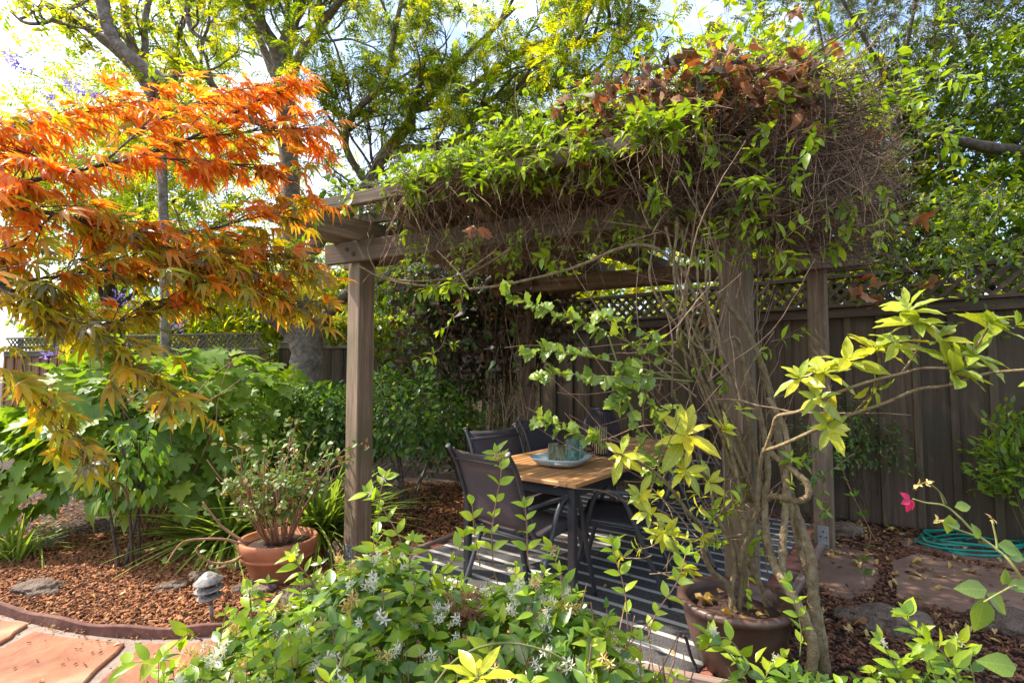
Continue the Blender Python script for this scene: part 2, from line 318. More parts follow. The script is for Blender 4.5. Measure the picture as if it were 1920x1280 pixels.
M['small'] = leafmat('small_shrub_leaf', [(.10, .19, .03), (.17, .28, .04), (.26, .36, .05)], (1.5, 1.5, .5), transl=.45, rough=.4)
M['geranium'] = leafmat('geranium_leaf', [(.10, .20, .045), (.16, .26, .055), (.30, .18, .05), (.12, .20, .045), (.14, .24, .05)], (1.4, 1.4, .6), transl=.35, rough=.45)
# fabric, rug, glass
def simple(name, col, rough=.5, spec=.5, **kw):
    m, t, out = nodes(name); p = N(t, 'ShaderNodeBsdfPrincipled'); p.inputs['Base Color'].default_value = (*col, 1)
    p.inputs['Roughness'].default_value = rough; p.inputs['Specular IOR Level'].default_value = spec
    for k, v in kw.items(): p.inputs[k.replace('_', ' ')].default_value = v
    t.links.new(p.outputs[0], out.inputs[0]); return m
def slingmat():
    m, t, out = nodes('sling_mesh'); p = N(t, 'ShaderNodeBsdfPrincipled'); p.inputs['Roughness'].default_value = .7
    tc = N(t, 'ShaderNodeTexCoord'); w = N(t, 'ShaderNodeTexWave', i_Scale=60.0, i_Distortion=1.0); t.links.new(tc.outputs['Object'], w.inputs['Vector'])
    r = ramp(t, [(0, (.042, .034, .038)), (1, (.085, .07, .074))], w.outputs[0]); t.links.new(r.outputs[0], p.inputs['Base Color'])
    tr = N(t, 'ShaderNodeBsdfTransparent'); ms = N(t, 'ShaderNodeMixShader'); ms.inputs[0].default_value = .12
    t.links.new(p.outputs[0], ms.inputs[1]); t.links.new(tr.outputs[0], ms.inputs[2]); t.links.new(ms.outputs[0], out.inputs[0]); return m
M['sling'] = slingmat()
def rugmat():
    m, t, out = nodes('striped_rug'); p = N(t, 'ShaderNodeBsdfPrincipled'); p.inputs['Roughness'].default_value = .95; p.inputs['Specular IOR Level'].default_value = .1
    tc = N(t, 'ShaderNodeTexCoord'); sp = N(t, 'ShaderNodeSeparateXYZ'); t.links.new(tc.outputs['Object'], sp.inputs[0])
    nn = N(t, 'ShaderNodeTexNoise', i_Scale=3.0); t.links.new(tc.outputs['Object'], nn.inputs['Vector'])
    a0 = N(t, 'ShaderNodeMath', operation='MULTIPLY_ADD'); a0.inputs[1].default_value = .02; t.links.new(nn.outputs[0], a0.inputs[0]); t.links.new(sp.outputs['Y'], a0.inputs[2])
    a = N(t, 'ShaderNodeMath', operation='DIVIDE'); a.inputs[1].default_value = .155; t.links.new(a0.outputs[0], a.inputs[0])
    b = N(t, 'ShaderNodeMath', operation='FRACT'); t.links.new(a.outputs[0], b.inputs[0])
    c = N(t, 'ShaderNodeMath', operation='LESS_THAN'); c.inputs[1].default_value = .24; t.links.new(b.outputs[0], c.inputs[0])
    mp = N(t, 'ShaderNodeMapping'); mp.inputs['Scale'].default_value = (40, 160, 1); t.links.new(tc.outputs['Object'], mp.inputs[0])
    n1 = N(t, 'ShaderNodeTexNoise', i_Scale=3.0, i_Detail=5.0); t.links.new(mp.outputs[0], n1.inputs['Vector'])
    mp2 = N(t, 'ShaderNodeMapping'); mp2.inputs['Scale'].default_value = (150, 14, 1); t.links.new(tc.outputs['Object'], mp2.inputs[0])
    n3 = N(t, 'ShaderNodeTexNoise', i_Scale=2.0, i_Detail=5.0); t.links.new(mp2.outputs[0], n3.inputs['Vector'])
    dark = ramp(t, [(.35, (.05, .047, .047)), (.7, (.14, .13, .125))], n3.outputs[0]); li = ramp(t, [(.3, (.42, .39, .35)), (.7, (.56, .53, .48))], n1.outputs[0])
    mx = N(t, 'ShaderNodeMix', data_type='RGBA'); t.links.new(c.outputs[0], mx.inputs[0]); t.links.new(dark.outputs[0], mx.inputs[6]); t.links.new(li.outputs[0], mx.inputs[7])
    t.links.new(mx.outputs[2], p.inputs['Base Color']); bu = N(t, 'ShaderNodeBump'); bu.inputs['Strength'].default_value = .4; bu.inputs['Distance'].default_value = .004
    t.links.new(n3.outputs[0], bu.inputs['Height']); t.links.new(bu.outputs[0], p.inputs['Normal']); t.links.new(p.outputs[0], out.inputs[0]); return m
M['rug'] = rugmat()
M['glass_y'] = simple('amber_glass', (.90, .84, .55), .08, Transmission_Weight=.92, IOR=1.3)
M['glass_g'] = simple('green_glass', (.66, .88, .76), .07, Transmission_Weight=.92, IOR=1.3)
M['tray'] = simple('pale_blue_glaze', (.48, .58, .62), .22)
M['traywhite'] = simple('white_glaze', (.72, .70, .66), .3)
M['cage'] = simple('dark_rope', (.035, .025, .03), .7)
M['glove'] = simple('teal_cup', (.01, .13, .11), .4)

# ------------------------------------------------------------------ leaf templates (length 1 along Y, normal Z)
def t_leaf(w=.4, fold=.35, curl=.25, n=4, wavy=0., p=.8, waves=3, twist=0):
    V = []; T = []
    for i in range(n + 1):
        t = i / n; hw = w / 2 * max(0.02, math.sin(math.pi * t ** p)) if 0 < t < 1 else (w * .03 if t == 0 else 0.003)
        zc = -curl * t * t; y = t * (1 - .12 * abs(curl))
        wz = wavy * math.sin(waves * 2 * math.pi * t); V += [(-hw, y, zc + fold * hw + wz), (twist * math.sin(math.pi * t), y, zc), (hw, y, zc + fold * hw - wz * .8)]
    for i in range(n):
        a = i * 3
        T += [(a, a + 1, a + 4), (a, a + 4, a + 3), (a + 1, a + 2, a + 5), (a + 1, a + 5, a + 4)]
    return np.array(V), np.array(T)
def t_merge(parts):
    V = []; T = []; n = 0
    for v, t in parts: V.append(v); T.append(t + n); n += len(v)
    return np.vstack(V), np.vstack(T)
def rot2(v, a, s=1., tilt=0.):
    v = v * s
    if tilt: c, d = math.cos(tilt), math.sin(tilt); v = np.stack([v[:, 0], v[:, 1] * c - v[:, 2] * d, v[:, 1] * d + v[:, 2] * c], 1)
    c, d = math.cos(a), math.sin(a); return np.stack([v[:, 0] * c - v[:, 1] * d, v[:, 0] * d + v[:, 1] * c, v[:, 2]], 1)
def t_palm(seed=0, droop=.5):
    r = random.Random(seed); ps = []
    for a, l in ((0, 1), (30, .93), (-30, .93), (62, .74), (-62, .74), (100, .42), (-100, .42)):
        v, t = t_leaf(.235, .45, droop * r.uniform(.6, 1.4), 4, p=.72)
        ps.append((rot2(v, R(a + r.uniform(-5, 5)), l * r.uniform(.9, 1.05), r.uniform(-.12, .08)), t))
    return t_merge(ps)
def t_outline(half, cy=.35, fold=.25, curl=.3, wav=.06, seed=0):
    r = random.Random(seed); pts = half + [(-x, y) for x, y in reversed(half[1:-1])]
    V = [(0, cy, -curl * cy * cy)] + [(x, y, fold * abs(x) - curl * y * abs(y) + r.uniform(-wav, wav)) for x, y in pts]
    n = len(pts); T = [(0, i + 1, (i + 1) % n + 1) for i in range(n)]
    return np.array(V), np.array(T)
OAK = [(0, 0), (.22, -.06), (.45, .10), (.34, .22), (.50, .30), (.66, .56), (.48, .52), (.36, .60), (.45, .74), (.36, .88), (.20, .80), (.13, .92), (0, 1.1)]
IVY = [(0, 0), (.20, -.02), (.42, .10), (.36, .28), (.44, .48), (.28, .60), (.26, .78), (.10, .86), (0, 1)]
TRI = [(0, 0), (.3, -.05), (.42, .2), (.3, .4), (.0, 1)]
T_SIMPLE = [t_leaf(.46, .3, .2), t_leaf(.40, .45, .35), t_leaf(.5, .15, .1)]
T_JAS = [t_leaf(.44, .25, .2, 5, .006), t_leaf(.38, .35, .3, 5, .01), t_leaf(.5, .2, .12, 5)]
T_ROUND = [t_leaf(.66, .3, .15, 4), t_leaf(.6, .2, .25, 4)]
T_SMALL = [t_leaf(.42, .3, .2, 2), t_leaf(.5, .2, .1, 2)]
T_PITTO = [t_leaf(.34, .3, .25, 8, .018, 1.1), t_leaf(.30, .2, .45, 8, .026, 1.15), t_leaf(.36, .4, .1, 8, .020, 1.05)]
T_PALM = [t_palm(1, .35), t_palm(2, .55), t_palm(3, .8), t_palm(4, .2)]
T_OAK = [t_outline(OAK, .4, .25, .25, .035, 1), t_outline(OAK, .4, .12, .4, .04, 2), t_outline(OAK, .38, .35, .15, .03, 3)]
T_IVY = [t_outline(IVY, .4, .2, .2, .10, 1), t_outline(IVY, .4, -.2, .35, .12, 2), t_outline(IVY, .4, .4, .1, .09, 3)]
T_DEAD = [t_outline(IVY, .4, .6, .8, .16, 4), t_outline(TRI, .4, .9, .6, .15, 5), t_outline(IVY, .4, -.7, .9, .18, 6)]
T_BLADE = [t_leaf(.05, .5, .5, 6, p=.6), t_leaf(.04, .5, .9, 6, p=.6), t_leaf(.045, .5, .2, 6, p=.6)]
def t_frond(seed, n=8, ll=.26):
    r = random.Random(seed); V = []; T = []; k = 0
    V += [(-.008, 0, 0), (.008, 0, 0), (0, 1, -.3)]; T.append((0, 1, 2)); k = 3
    for i in range(n):
        t = (i + 1) / (n + .5); z = -.3 * t * t
        for s in (-1, 1):
            l = ll * math.sin(math.pi * (.15 + .8 * t)) * r.uniform(.85, 1.15) + .05; a = R(60 + r.uniform(-10, 10)); dx, dy = math.sin(a) * s * l, math.cos(a) * l
            V += [(0, t, z), (dx * .5 - dy * .16 * s, t + dy * .5 + abs(dx) * .16, z + .02), (dx, t + dy, z - .05), (dx * .5 + dy * .16 * s, t + dy * .5 - abs(dx) * .16, z + .02)]
            T += [(k, k + 1, k + 2), (k, k + 2, k + 3)]; k += 4
    return np.array(V), np.array(T)
T_FROND = [t_frond(1), t_frond(2, 9, .2), t_frond(3, 7, .3)]
T_QUAD = [(np.array([(0, 0, 0), (-.24, .5, .05), (0, 1, -.15), (.24, .5, .05)]), np.array([(0, 1, 2), (0, 2, 3)]))]
T_SPRIG = []
for sd_ in range(3):                         # a tuft of five or six little leaves on a common point, for far foliage
    r_ = random.Random(sd_); pp = []
    for k in range(6):
        v, t = T_QUAD[0]; pp.append((rot2(v, r_.uniform(0, 6.28), r_.uniform(.6, 1), r_.uniform(-.6, .9)) + np.array([r_.uniform(-.3, .3), r_.uniform(-.3, .3), r_.uniform(-.3, .3)]), t))
    T_SPRIG.append(t_merge(pp))
def t_flower(seed=0, petals=5):
    r = random.Random(seed); ps = []
    for k in range(petals):
        v, t = t_leaf(.34, .1, .2, 2, p=1.5); ps.append((rot2(v, 2 * math.pi * k / petals, 1, r.uniform(-.1, .3)), t))
    return t_merge(ps)
def t_cluster(seed, n=6, petals=5):
    r = random.Random(seed); ps = []
    for k in range(n):
        v, t = t_flower(seed * 10 + k, petals)
        v = v * .42; a = r.uniform(0, 6.28); b = r.uniform(.2, 1.3)
        c, s = math.cos(b), math.sin(b); v = np.stack([v[:, 0], v[:, 1] * c - v[:, 2] * s, v[:, 1] * s + v[:, 2] * c], 1)
        c, s = math.cos(a), math.sin(a); v = np.stack([v[:, 0] * c - v[:, 1] * s, v[:, 0] * s + v[:, 1] * c, v[:, 2]], 1)
        ps.append((v + np.array([math.sin(a) * .5 * r.random(), math.cos(a) * .5 * r.random(), r.uniform(0, .7)]), t))
    return t_merge(ps)
T_FLOWER = [t_cluster(1), t_cluster(2, 5), t_cluster(3, 8)]
# ------------------------------------------------------------------ leaf placement
class Leaves:
    """collects (point, direction, normal, size, template, material)"""
    def __init__(s): s.P = []; s.D = []; s.U = []; s.S = []; s.T = []; s.Mi = []
    def add(s, p, d, u, size, t=0, m=0):
        s.P.append(tuple(p)); s.D.append(tuple(d)); s.U.append(tuple(u)); s.S.append(size); s.T.append(t); s.Mi.append(m)
    def add_many(s, P, D, U, Sz, T, Mi):
        s.P += [tuple(x) for x in P]; s.D += [tuple(x) for x in D]; s.U += [tuple(x) for x in U]; s.S += list(Sz); s.T += list(T); s.Mi += list(Mi)
    def build(s, parent, templates, mats, name='leaf', nobj=300, stuff='foliage', smooth=True, flt=None):
        n = len(s.P)
        if not n: return
        P = np.array(s.P); D = np.array(s.D); U = np.array(s.U); Sz = np.array(s.S)
        Ti = np.array(s.T) % len(templates); Mi = np.array(s.Mi)
        D /= np.linalg.norm(D, axis=1)[:, None] + 1e-9
        X = np.cross(D, U); X /= np.linalg.norm(X, axis=1)[:, None] + 1e-6; Z = np.cross(X, D)
        Rm = np.stack([X, D, Z], axis=2) * Sz[:, None, None]
        C = P - np.array([0, 0, CH]); show = Sz / (np.linalg.norm(C, axis=1) + .01)
        cpx = C[:, 0] / np.maximum(C[:, 1], .01); inview = (np.abs(cpx) < 1.0) & (C[:, 1] > 0)
        order = np.argsort(-(show * (inview * 1.0 + .001)))
        ob = order[:nobj]; st = order[nobj:]
        if len(ob):
            cache = {}
            WMi = WM[parent.name].inverted()
            for i in ob:
                k = (int(Ti[i]), int(Mi[i]))
                if k not in cache:
                    b = MB(); b.add(templates[k[0]][0], templates[k[0]][1]); cache[k] = b.mesh(name, mats[k[1]], smooth)
                o = bpy.data.objects.new(name, cache[k]); COL.objects.link(o); o.parent = parent
                m = Matrix.Identity(4); rm = Rm[i]
                for a in range(3):
                    for c in range(3): m[a][c] = rm[a, c]
                    m[a][3] = P[i, a]
                o.matrix_basis = WMi @ m
        if len(st):
            b = MB()
            for ti in range(len(templates)):
                v, t = templates[ti]
                for mi in range(len(mats)):
                    sel = st[(Ti[st] == ti) & (Mi[st] == mi)]
                    if not len(sel): continue
                    VV = np.einsum('nij,vj->nvi', Rm[sel], v) + P[sel][:, None, :]
                    TT = t[None] + (np.arange(len(sel)) * len(v))[:, None, None]
                    b.add(VV.reshape(-1, 3), TT.reshape(-1, 3), None, mi)
            link(stuff, b.mesh(stuff, mats, smooth), parent, kind='stuff')
def rv(s=1.):
    v = rng.normal(size=3); return Vector(v / np.linalg.norm(v) * s)
def wander(p, d, L, n=6, w=.25, g=0., r=random):
    """a crooked twig from p in direction d"""
    out = [Vector(p)]; d = Vector(d).normalized(); st = L / n
    for i in range(n):
        d = (d + rv(w) + Vector((0, 0, g))).normalized(); out.append(out[-1] + d * st)
    return out
def perp(d, a=None):
    d = Vector(d).normalized(); u = Vector((0, 0, 1)) if abs(d.z) < .9 else Vector((1, 0, 0))
    x = d.cross(u).normalized(); y = d.cross(x); a = random.uniform(0, 6.283) if a is None else a
    return x * math.cos(a) + y * math.sin(a)
def rand_in(poly):
    xs = [p[0] for p in poly]; ys = [p[1] for p in poly]
    while True:
        x, y = random.uniform(min(xs), max(xs)), random.uniform(min(ys), max(ys))
        if inside(x, y, poly): return x, y
def inside(x, y, poly):
    c = False; n = len(poly); j = n - 1
    for i in range(n):
        xi, yi = poly[i][0], poly[i][1]; xj, yj = poly[j][0], poly[j][1]
        if ((yi > y) != (yj > y)) and (x < (xj - xi) * (y - yi) / (yj - yi + 1e-12) + xi): c = not c
        j = i
    return c
# ================================================================== THE SETTING
A = Vector((.79, -.613, 0)); B = Vector((.613, .79, 0))     # table, rug and rear fence; depth of the patio
BD = Vector((.93, -.367, 0))                                # front beam of the pergola
mb = MB(); n = 60
xs = np.linspace(-1, 1, n); xs = np.sign(xs) * np.abs(xs) ** 2.5 * 60
gx, gy = np.meshgrid(xs, xs + 4); gz = -.012 - .012 * np.sin(gx * 3.1) * np.sin(gy * 2.7)
idx = np.arange(n * n).reshape(n, n)
mb.add(np.stack([gx, gy, gz], -1).reshape(-1, 3), None, np.stack([idx[:-1, :-1], idx[:-1, 1:], idx[1:, 1:], idx[1:, :-1]], -1).reshape(-1, 4))
ground = link('ground', mb.mesh('ground', M['soil']), kind='structure')

# ---- curved edging and stone terrace at lower left
ed_px = [(-260, 1085), (-120, 1112), (0, 1150), (80, 1172), (160, 1188), (250, 1196), (350, 1195), (430, 1187), (510, 1172), (570, 1150), (610, 1122)]
ed = spline([G(x, y) for x, y in ed_px], 6)
mb = MB(); V = []; Q = []
for i, p in enumerate(ed):
    t = (ed[min(i + 1, len(ed) - 1)] - ed[max(i - 1, 0)]).normalized(); nn = Vector((-t.y, t.x, 0)); h = .055 + .006 * math.sin(i * .7)
    for o, z in ((-.012, -.02), (-.012, h), (-.008, h + .004), (.010, h + .004), (.014, h), (.014, -.02)): V.append(tuple(p + nn * o + Vector((0, 0, z))))
for i in range(len(ed) - 1):
    for k in range(5): a = i * 6 + k; Q.append((a, a + 1, a + 7, a + 6))
mb.add(V, None, Q)
tag(link('garden_edging', mb.mesh('garden_edging', M['bender'], False)), 'curved brown edging board holding the bark mulch beside the orange flagstones', 'garden edging')
terr = [G(x, y + 3) for x, y in ed_px]
terr_poly = [(p.x, p.y) for p in terr] + [(-.9, 2.2), (-.6, 0.2), (-5, 0.2), (-6, 3.4)]
mb = MB(); mb.add([(x, y, .004) for x, y in terr_poly], None)
bm = bmesh.new(); f = bm.faces.new([bm.verts.new((x, y, .004)) for x, y in terr_poly]); bmesh.ops.triangulate(bm, faces=[f])
me = bpy.data.meshes.new('terrace'); bm.to_mesh(me); bm.free(); me.materials.append(M['mortar'])
terrace = link('terrace', me, kind='structure')
def slab(poly, z0, z1, mat, parent, name='flagstone', jit=.012, seg=5):
    out = []
    for i in range(len(poly)):
        a = Vector((*poly[i], 0)); b = Vector((*poly[(i + 1) % len(poly)], 0))
        for k in range(seg):
            p = a.lerp(b, k / seg) + Vector((random.uniform(-jit, jit), random.uniform(-jit, jit), 0)) * (1 if k else .3); out.append(p)
    c = sum(out, Vector()) / len(out); bm = bmesh.new()
    lo = [bm.verts.new((p.x - c.x, p.y - c.y, z0)) for p in out]; hi = [bm.verts.new((p.x - c.x, p.y - c.y, z1 - .006)) for p in out]
    tp = [bm.verts.new(((p.x - c.x) * .985, (p.y - c.y) * .985, z1)) for p in out]; n = len(out)
    for i in range(n):
        j = (i + 1) % n; bm.faces.new((lo[i], lo[j], hi[j], hi[i])); bm.faces.new((hi[i], hi[j], tp[j], tp[i]))
    f = bm.faces.new(tp); bmesh.ops.recalc_face_normals(bm, faces=bm.faces[:])
    me = bpy.data.meshes.new(name); bm.to_mesh(me); bm.free(); me.materials.append(mat)
    return link(name, me, parent, Matrix.Translation((c.x, c.y, 0)))
def gp(pts): return [tuple(G(x, y).xy) for x, y in pts]
for pl in ([(-300, 1118), (-20, 1168), (52, 1177), (0, 1212), (-300, 1240)],
           [(66, 1190), (112, 1200), (232, 1213), (150, 1300), (30, 1420), (-500, 1420), (-300, 1258), (8, 1222)],
           [(262, 1214), (350, 1212), (440, 1204), (520, 1188), (600, 1180), (640, 1250), (500, 1420), (120, 1420), (165, 1310)],
           [(-500, 1440), (30, 1440), (60, 1700), (-500, 1700)], [(60, 1440), (500, 1440), (500, 1700), (100, 1700)]):
    slab(gp(pl), -.02, .022 + random.uniform(0, .004), M['flag'], terrace)

# ---- brown flagstones behind right
path = link('path', boxmesh('path', .01, .01, .01, M['soil'], 0), None, Matrix.Translation((2.6, 3.6, -.02)), kind='structure')
for pl in ([(1538, 1034), (1575, 1024), (1640, 1042), (1648, 1064), (1640, 1100), (1618, 1118), (1588, 1126), (1560, 1118), (1545, 1100), (1522, 1106), (1500, 1100)],
           [(1672, 1056), (1720, 1040), (1800, 1058), (1900, 1075), (1960, 1100), (1990, 1160), (1900, 1150), (1800, 1150), (1720, 1140), (1680, 1120)],
           [(1680, 1010), (1760, 1012), (1850, 1040), (1960, 1062), (1990, 1080), (1880, 1066), (1790, 1048), (1700, 1028)],
           [(1880, 1160), (2100, 1160), (2120, 1250), (1960, 1230), (1890, 1190)]):
    slab(gp(pl), -.03, .018, M['flag_dark'], path, seg=3)

# ---- brick patio
P0 = Vector((-1.36, 3.28, 0)); P1 = Vector((.95, 2.34, 0)); PL = 3.1
P2 = P1 + B * PL; P3 = P0 + B * PL
def quadslab(name, c, z0, z1, mat, parent=None, kind=None):
    mb = MB(); mb.add([(p.x, p.y, z) for z in (z0, z1) for p in c], None, [(0, 3, 2, 1), (4, 5, 6, 7), (0, 1, 5, 4), (1, 2, 6, 5), (2, 3, 7, 6), (3, 0, 4, 7)])
    return link(name, mb.mesh(name, mat, False), parent, kind=kind)
patio = quadslab('patio', [P0, P1, P2, P3], -.05, .010, M['mortar'], kind='structure')
R0 = Vector((-.90, 3.68, 0)); RW, RL = 2.12, 3.0
UA = (P1 - P0).normalized(); patio_poly = [(p.x, p.y) for p in (P0, P1, P2, P3)]
brick_me = []
for k in range(4): 
    me = boxmesh('brick', .195, .092, .03, M['brick'], .005); brick_me.append(me)
r = 0; v = -.3
O = P0
while v < PL + .1:
    u = -.6 + (.1 if r % 2 else 0)
    while u < 3.6:
        c = P0 + A * u + B * (v + .7) - A * 0
        rel = c + A * .1 - R0; ra, rb = rel.dot(A), rel.dot(B)
        cc = c + A * .1
        if inside(cc.x, cc.y, patio_poly) and all(inside((cc + A * e).x, (cc + A * e).y, patio_poly) for e in (-.09, .09)) and not (.08 < ra < RW - .08 and .08 < rb < RL - .08):
            M4 = frame(c + Vector((0, 0, .012 + random.uniform(-.001, .0015))), A, Vector((-A.y, A.x, 0)), Vector((0, 0, 1)))
            link('brick', brick_me[0], patio, M4)
        u += .2
    v += .1; r += 1
for a, b in ((P0, P0 + B * 3.15), (P1, P2), (P0 - UA * .04, P1 + UA * .05)):
    off = Vector((0, 0, .012)); sgn = 0
    t = thing('timber_edging', {0: ''}.get(1, ''), 'timber edging', a)
    lab = ['long weathered timber edging the patio on its left, starting at the corner by the stone', 'timber edging along the right side of the patio between the two right posts', 'timber edging across the front of the patio, half hidden by the jasmine']
    k = sum(1 for o in COL.objects if o.name.startswith('timber_edging')) - 1; t['label'] = lab[k]; t['group'] = 'timbers edging the patio'
    a2 = a + off; b2 = b + off
    if k == 0: n_ = 3
    else: n_ = 2
    for q in range(n_):
        s, e = a2.lerp(b2, q / n_), a2.lerp(b2, (q + 1) / n_ - .003)
        plank('board', s, e, .045, .07, M['edging'], t)
# ---- rug
mb = MB(); nx, ny = 24, 60; V = []
for j in range(ny + 1):
    for i in range(nx + 1):
        x, y = RW * i / nx, RL * j / ny; V.append((x, y, .0035 + .0025 * math.sin(x * 5 + y * 2) * math.sin(y * 4)))
idx = np.arange((nx + 1) * (ny + 1)).reshape(ny + 1, nx + 1)
mb.add(V, None, np.stack([idx[:-1, :-1], idx[:-1, 1:], idx[1:, 1:], idx[1:, :-1]], -1).reshape(-1, 4))
bmx = mb.mesh('rug', M['rug'])
bm = bmesh.new(); bm.from_mesh(bmx)
r_ = bmesh.ops.extrude_face_region(bm, geom=bm.faces[:]); 
for v in [g for g in r_['geom'] if isinstance(g, bmesh.types.BMVert)]: v.co.z -= .006
bmesh.ops.recalc_face_normals(bm, faces=bm.faces[:]); bm.to_mesh(bmx); bm.free()
RM = frame(R0 + Vector((0, 0, .034)), A, B, Vector((0, 0, 1)))
tag(link('rug', bmx, None, RM), 'charcoal outdoor rug with thin pale stripes under the dining table', 'rug')
RUGZ = .04

# ================================================================== FENCES
def fence(name, label, a, b, hb, hl, bm_, rm_, bw=.245, slat=.11, lattice_obj=True, group='wooden fences with lattice tops', post_every=2.4):
    a = Vector(a); b = Vector(b); L = (b - a).length; d = (b - a) / L; nrm = Vector((d.y, -d.x, 0))
    if nrm.y > 0: nrm = -nrm
    t = thing(name, label, 'fence', a, 0, group); n = int(L / bw)
    bme = boxmesh('board', hb - .06, bw - .012, .018, bm_, .002); tme = boxmesh('batten', hb - .06, .055, .02, bm_, .003)
    for i in range(n + 1):
        p = a + d * (i * bw + bw / 2); z0 = .03 + random.uniform(-.008, .008)
        X = Vector((0, 0, 1)); Y = d; Z = X.cross(Y)
        jit = random.uniform(-.003, .003)
        link('board', bme, t, frame(p + nrm * jit + Vector((0, 0, z0)), X, Y, Z))
        p2 = a + d * (i * bw) + nrm * (.022 + random.uniform(0, .003))
        link('batten', tme, t, frame(p2 + Vector((0, 0, z0)), X, Y, Z))
    plank('rail', a + nrm * .035 + Vector((0, 0, hb)), b + nrm * .035 + Vector((0, 0, hb)), .05, .09, rm_, t)
    plank('cap_rail', a + nrm * .03 + Vector((0, 0, hb + .062)), b + nrm * .03 + Vector((0, 0, hb + .062)), .11, .03, rm_, t)
    plank('cap_rail', a + Vector((0, 0, hl + .02)), b + Vector((0, 0, hl + .02)), .08, .04, rm_, t)
    for q in range(int(L / post_every) + 1):
        pp = a + d * (q * post_every + .3) - nrm * .07
        plank('post', pp, pp + Vector((0, 0, hl)), .09, .09, rm_, t)
    # lattice slats
    h = hl - hb - .075; z0 = hb + .075; mbj = MB(); k = 0
    for s in (1, -1):
        me = boxmesh('lattice_slat', h * 1.414, .008, .034, rm_, 0)
        nsl = int(L / slat)
        for i in range(nsl):
            x0 = i * slat + (0 if s > 0 else h)
            if x0 + s * h > L or x0 + s * h < 0: continue
            X = (d * s + Vector((0, 0, 1))).normalized(); Y = nrm; Z = X.cross(Y)
            p = a + d * x0 + nrm * (.006 * s) + Vector((0, 0, z0))
            if lattice_obj: link('lattice_slat', me, t, frame(p, X, Y, Z))
            else:
                Mx = np.array([[X.x, Y.x, Z.x], [X.y, Y.y, Z.y], [X.z, Y.z, Z.z]])
                mbj.box(tuple(p + X * h * .707), (h * 1.414, .008, .034), M=Mx)
    if not lattice_obj: link('lattice', mbj.mesh('lattice', rm_, False), t, kind='stuff')
    return t
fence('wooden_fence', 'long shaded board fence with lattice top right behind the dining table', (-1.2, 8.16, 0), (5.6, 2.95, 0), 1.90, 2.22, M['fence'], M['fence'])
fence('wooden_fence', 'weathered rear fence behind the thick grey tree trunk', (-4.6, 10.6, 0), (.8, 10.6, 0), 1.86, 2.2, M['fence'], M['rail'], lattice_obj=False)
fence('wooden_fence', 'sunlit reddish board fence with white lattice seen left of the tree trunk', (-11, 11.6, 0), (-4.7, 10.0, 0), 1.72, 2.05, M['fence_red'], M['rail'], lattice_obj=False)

# ================================================================== PERGOLA
FL = Vector((-1.075, 3.78, 0)); FR = Vector((1.215, 2.87, 0)); BR = Vector((2.43, 4.22, 0)); BL = FL + (BR - FR)
BDn = (FR - FL).normalized(); BB = (BR - FR).normalized()
perg = thing('pergola', 'weathered timber pergola on four posts standing over the dining table', 'pergola', FL)
PR = math.atan2(B.y, B.x)
zF = {0: 2.125, 1: 2.185}
def post(p, h, s=.135, rot=0):
    X = Vector((0, 0, 1)); Y = Matrix.Rotation(rot, 3, 'Z') @ B
    me = boxmesh('post', h, s, s, M['wood'], .006)
    o = link('post', me, perg, frame(p, X, Y, X.cross(Y)))
    return o
pFL = post(FL, 2.26, .135); pFR = post(FR, 2.32, .15, R(4)); pBR = post(BR, 2.26, .13); pBL = post(BL, 2.26, .13)
for p, s in ((FL, .135), (FR, .15), (BR, .13)):                     # steel post bases
    for sd_, nrm in ((1, -B),):
        c = p + nrm * (s / 2 + .003)
        me = boxmesh('bracket', .17, .075, .005, M['galv'], .001); Z = nrm; X = Vector((0, 0, 1)); Y = Z.cross(X)
        o = link('bracket', me, perg, frame(c + Vector((0, 0, .01)), X, Y, Z))
        for q, (dz, dy) in enumerate(((.04, -.02), (.04, .02), (.10, -.02), (.10, .02), (.14, 0))):
            mb = MB(); mb.lathe([(.0001, .004), (.006, .003), (.007, 0)], 8); link('bolt', mb.mesh('bolt', M['metal']), o, frame(c + nrm * .0025 + Y * dy + Vector((0, 0, dz)), X, Y, Z))
def lin(p, q, e0, e1):                                              # extend a segment at both ends
    d = (q - p).normalized(); return p - d * e0, q + d * e1
def beam(p, q, e0, e1, z0, z1, off, h=.145, w=.045, name='beam'):
    a, b = lin(p, q, e0, e1); d = (q - p); nrm = Vector((d.y, -d.x, 0)).normalized()
    sl = (z1 - z0) / d.length
    a = a + nrm * off + Vector((0, 0, z0 - sl * e0 + h / 2)); b = b + nrm * off + Vector((0, 0, z1 + sl * e1 + h / 2))
    return plank(name, a, b, w, h, M['wood'], perg, .005)
bf = beam(FL, FR, .23, .42, 2.125, 2.19, .098)
beam(FL, FR, .23, .42, 2.125, 2.19, -.098)
beam(BL, BR, .3, .38, 2.11, 2.16, .092, .13); beam(BL, BR, .3, .38, 2.11, 2.16, -.092, .13)
nrmF = Vector((BDn.y, -BDn.x, 0))
for dx, dz in ((-.035, .09), (.02, .055)):                           # bolts in the front beam
    mb = MB(); mb.lathe([(.0001, .012), (.012, .010), (.016, 0)], 10)
    c = FL + BDn * dx + nrmF * .1225 + Vector((0, 0, 2.125 + dz)); link('bolt', mb.mesh('bolt', M['bark_dark']), perg, frame(c, BDn, Vector((0, 0, 1)), nrmF))
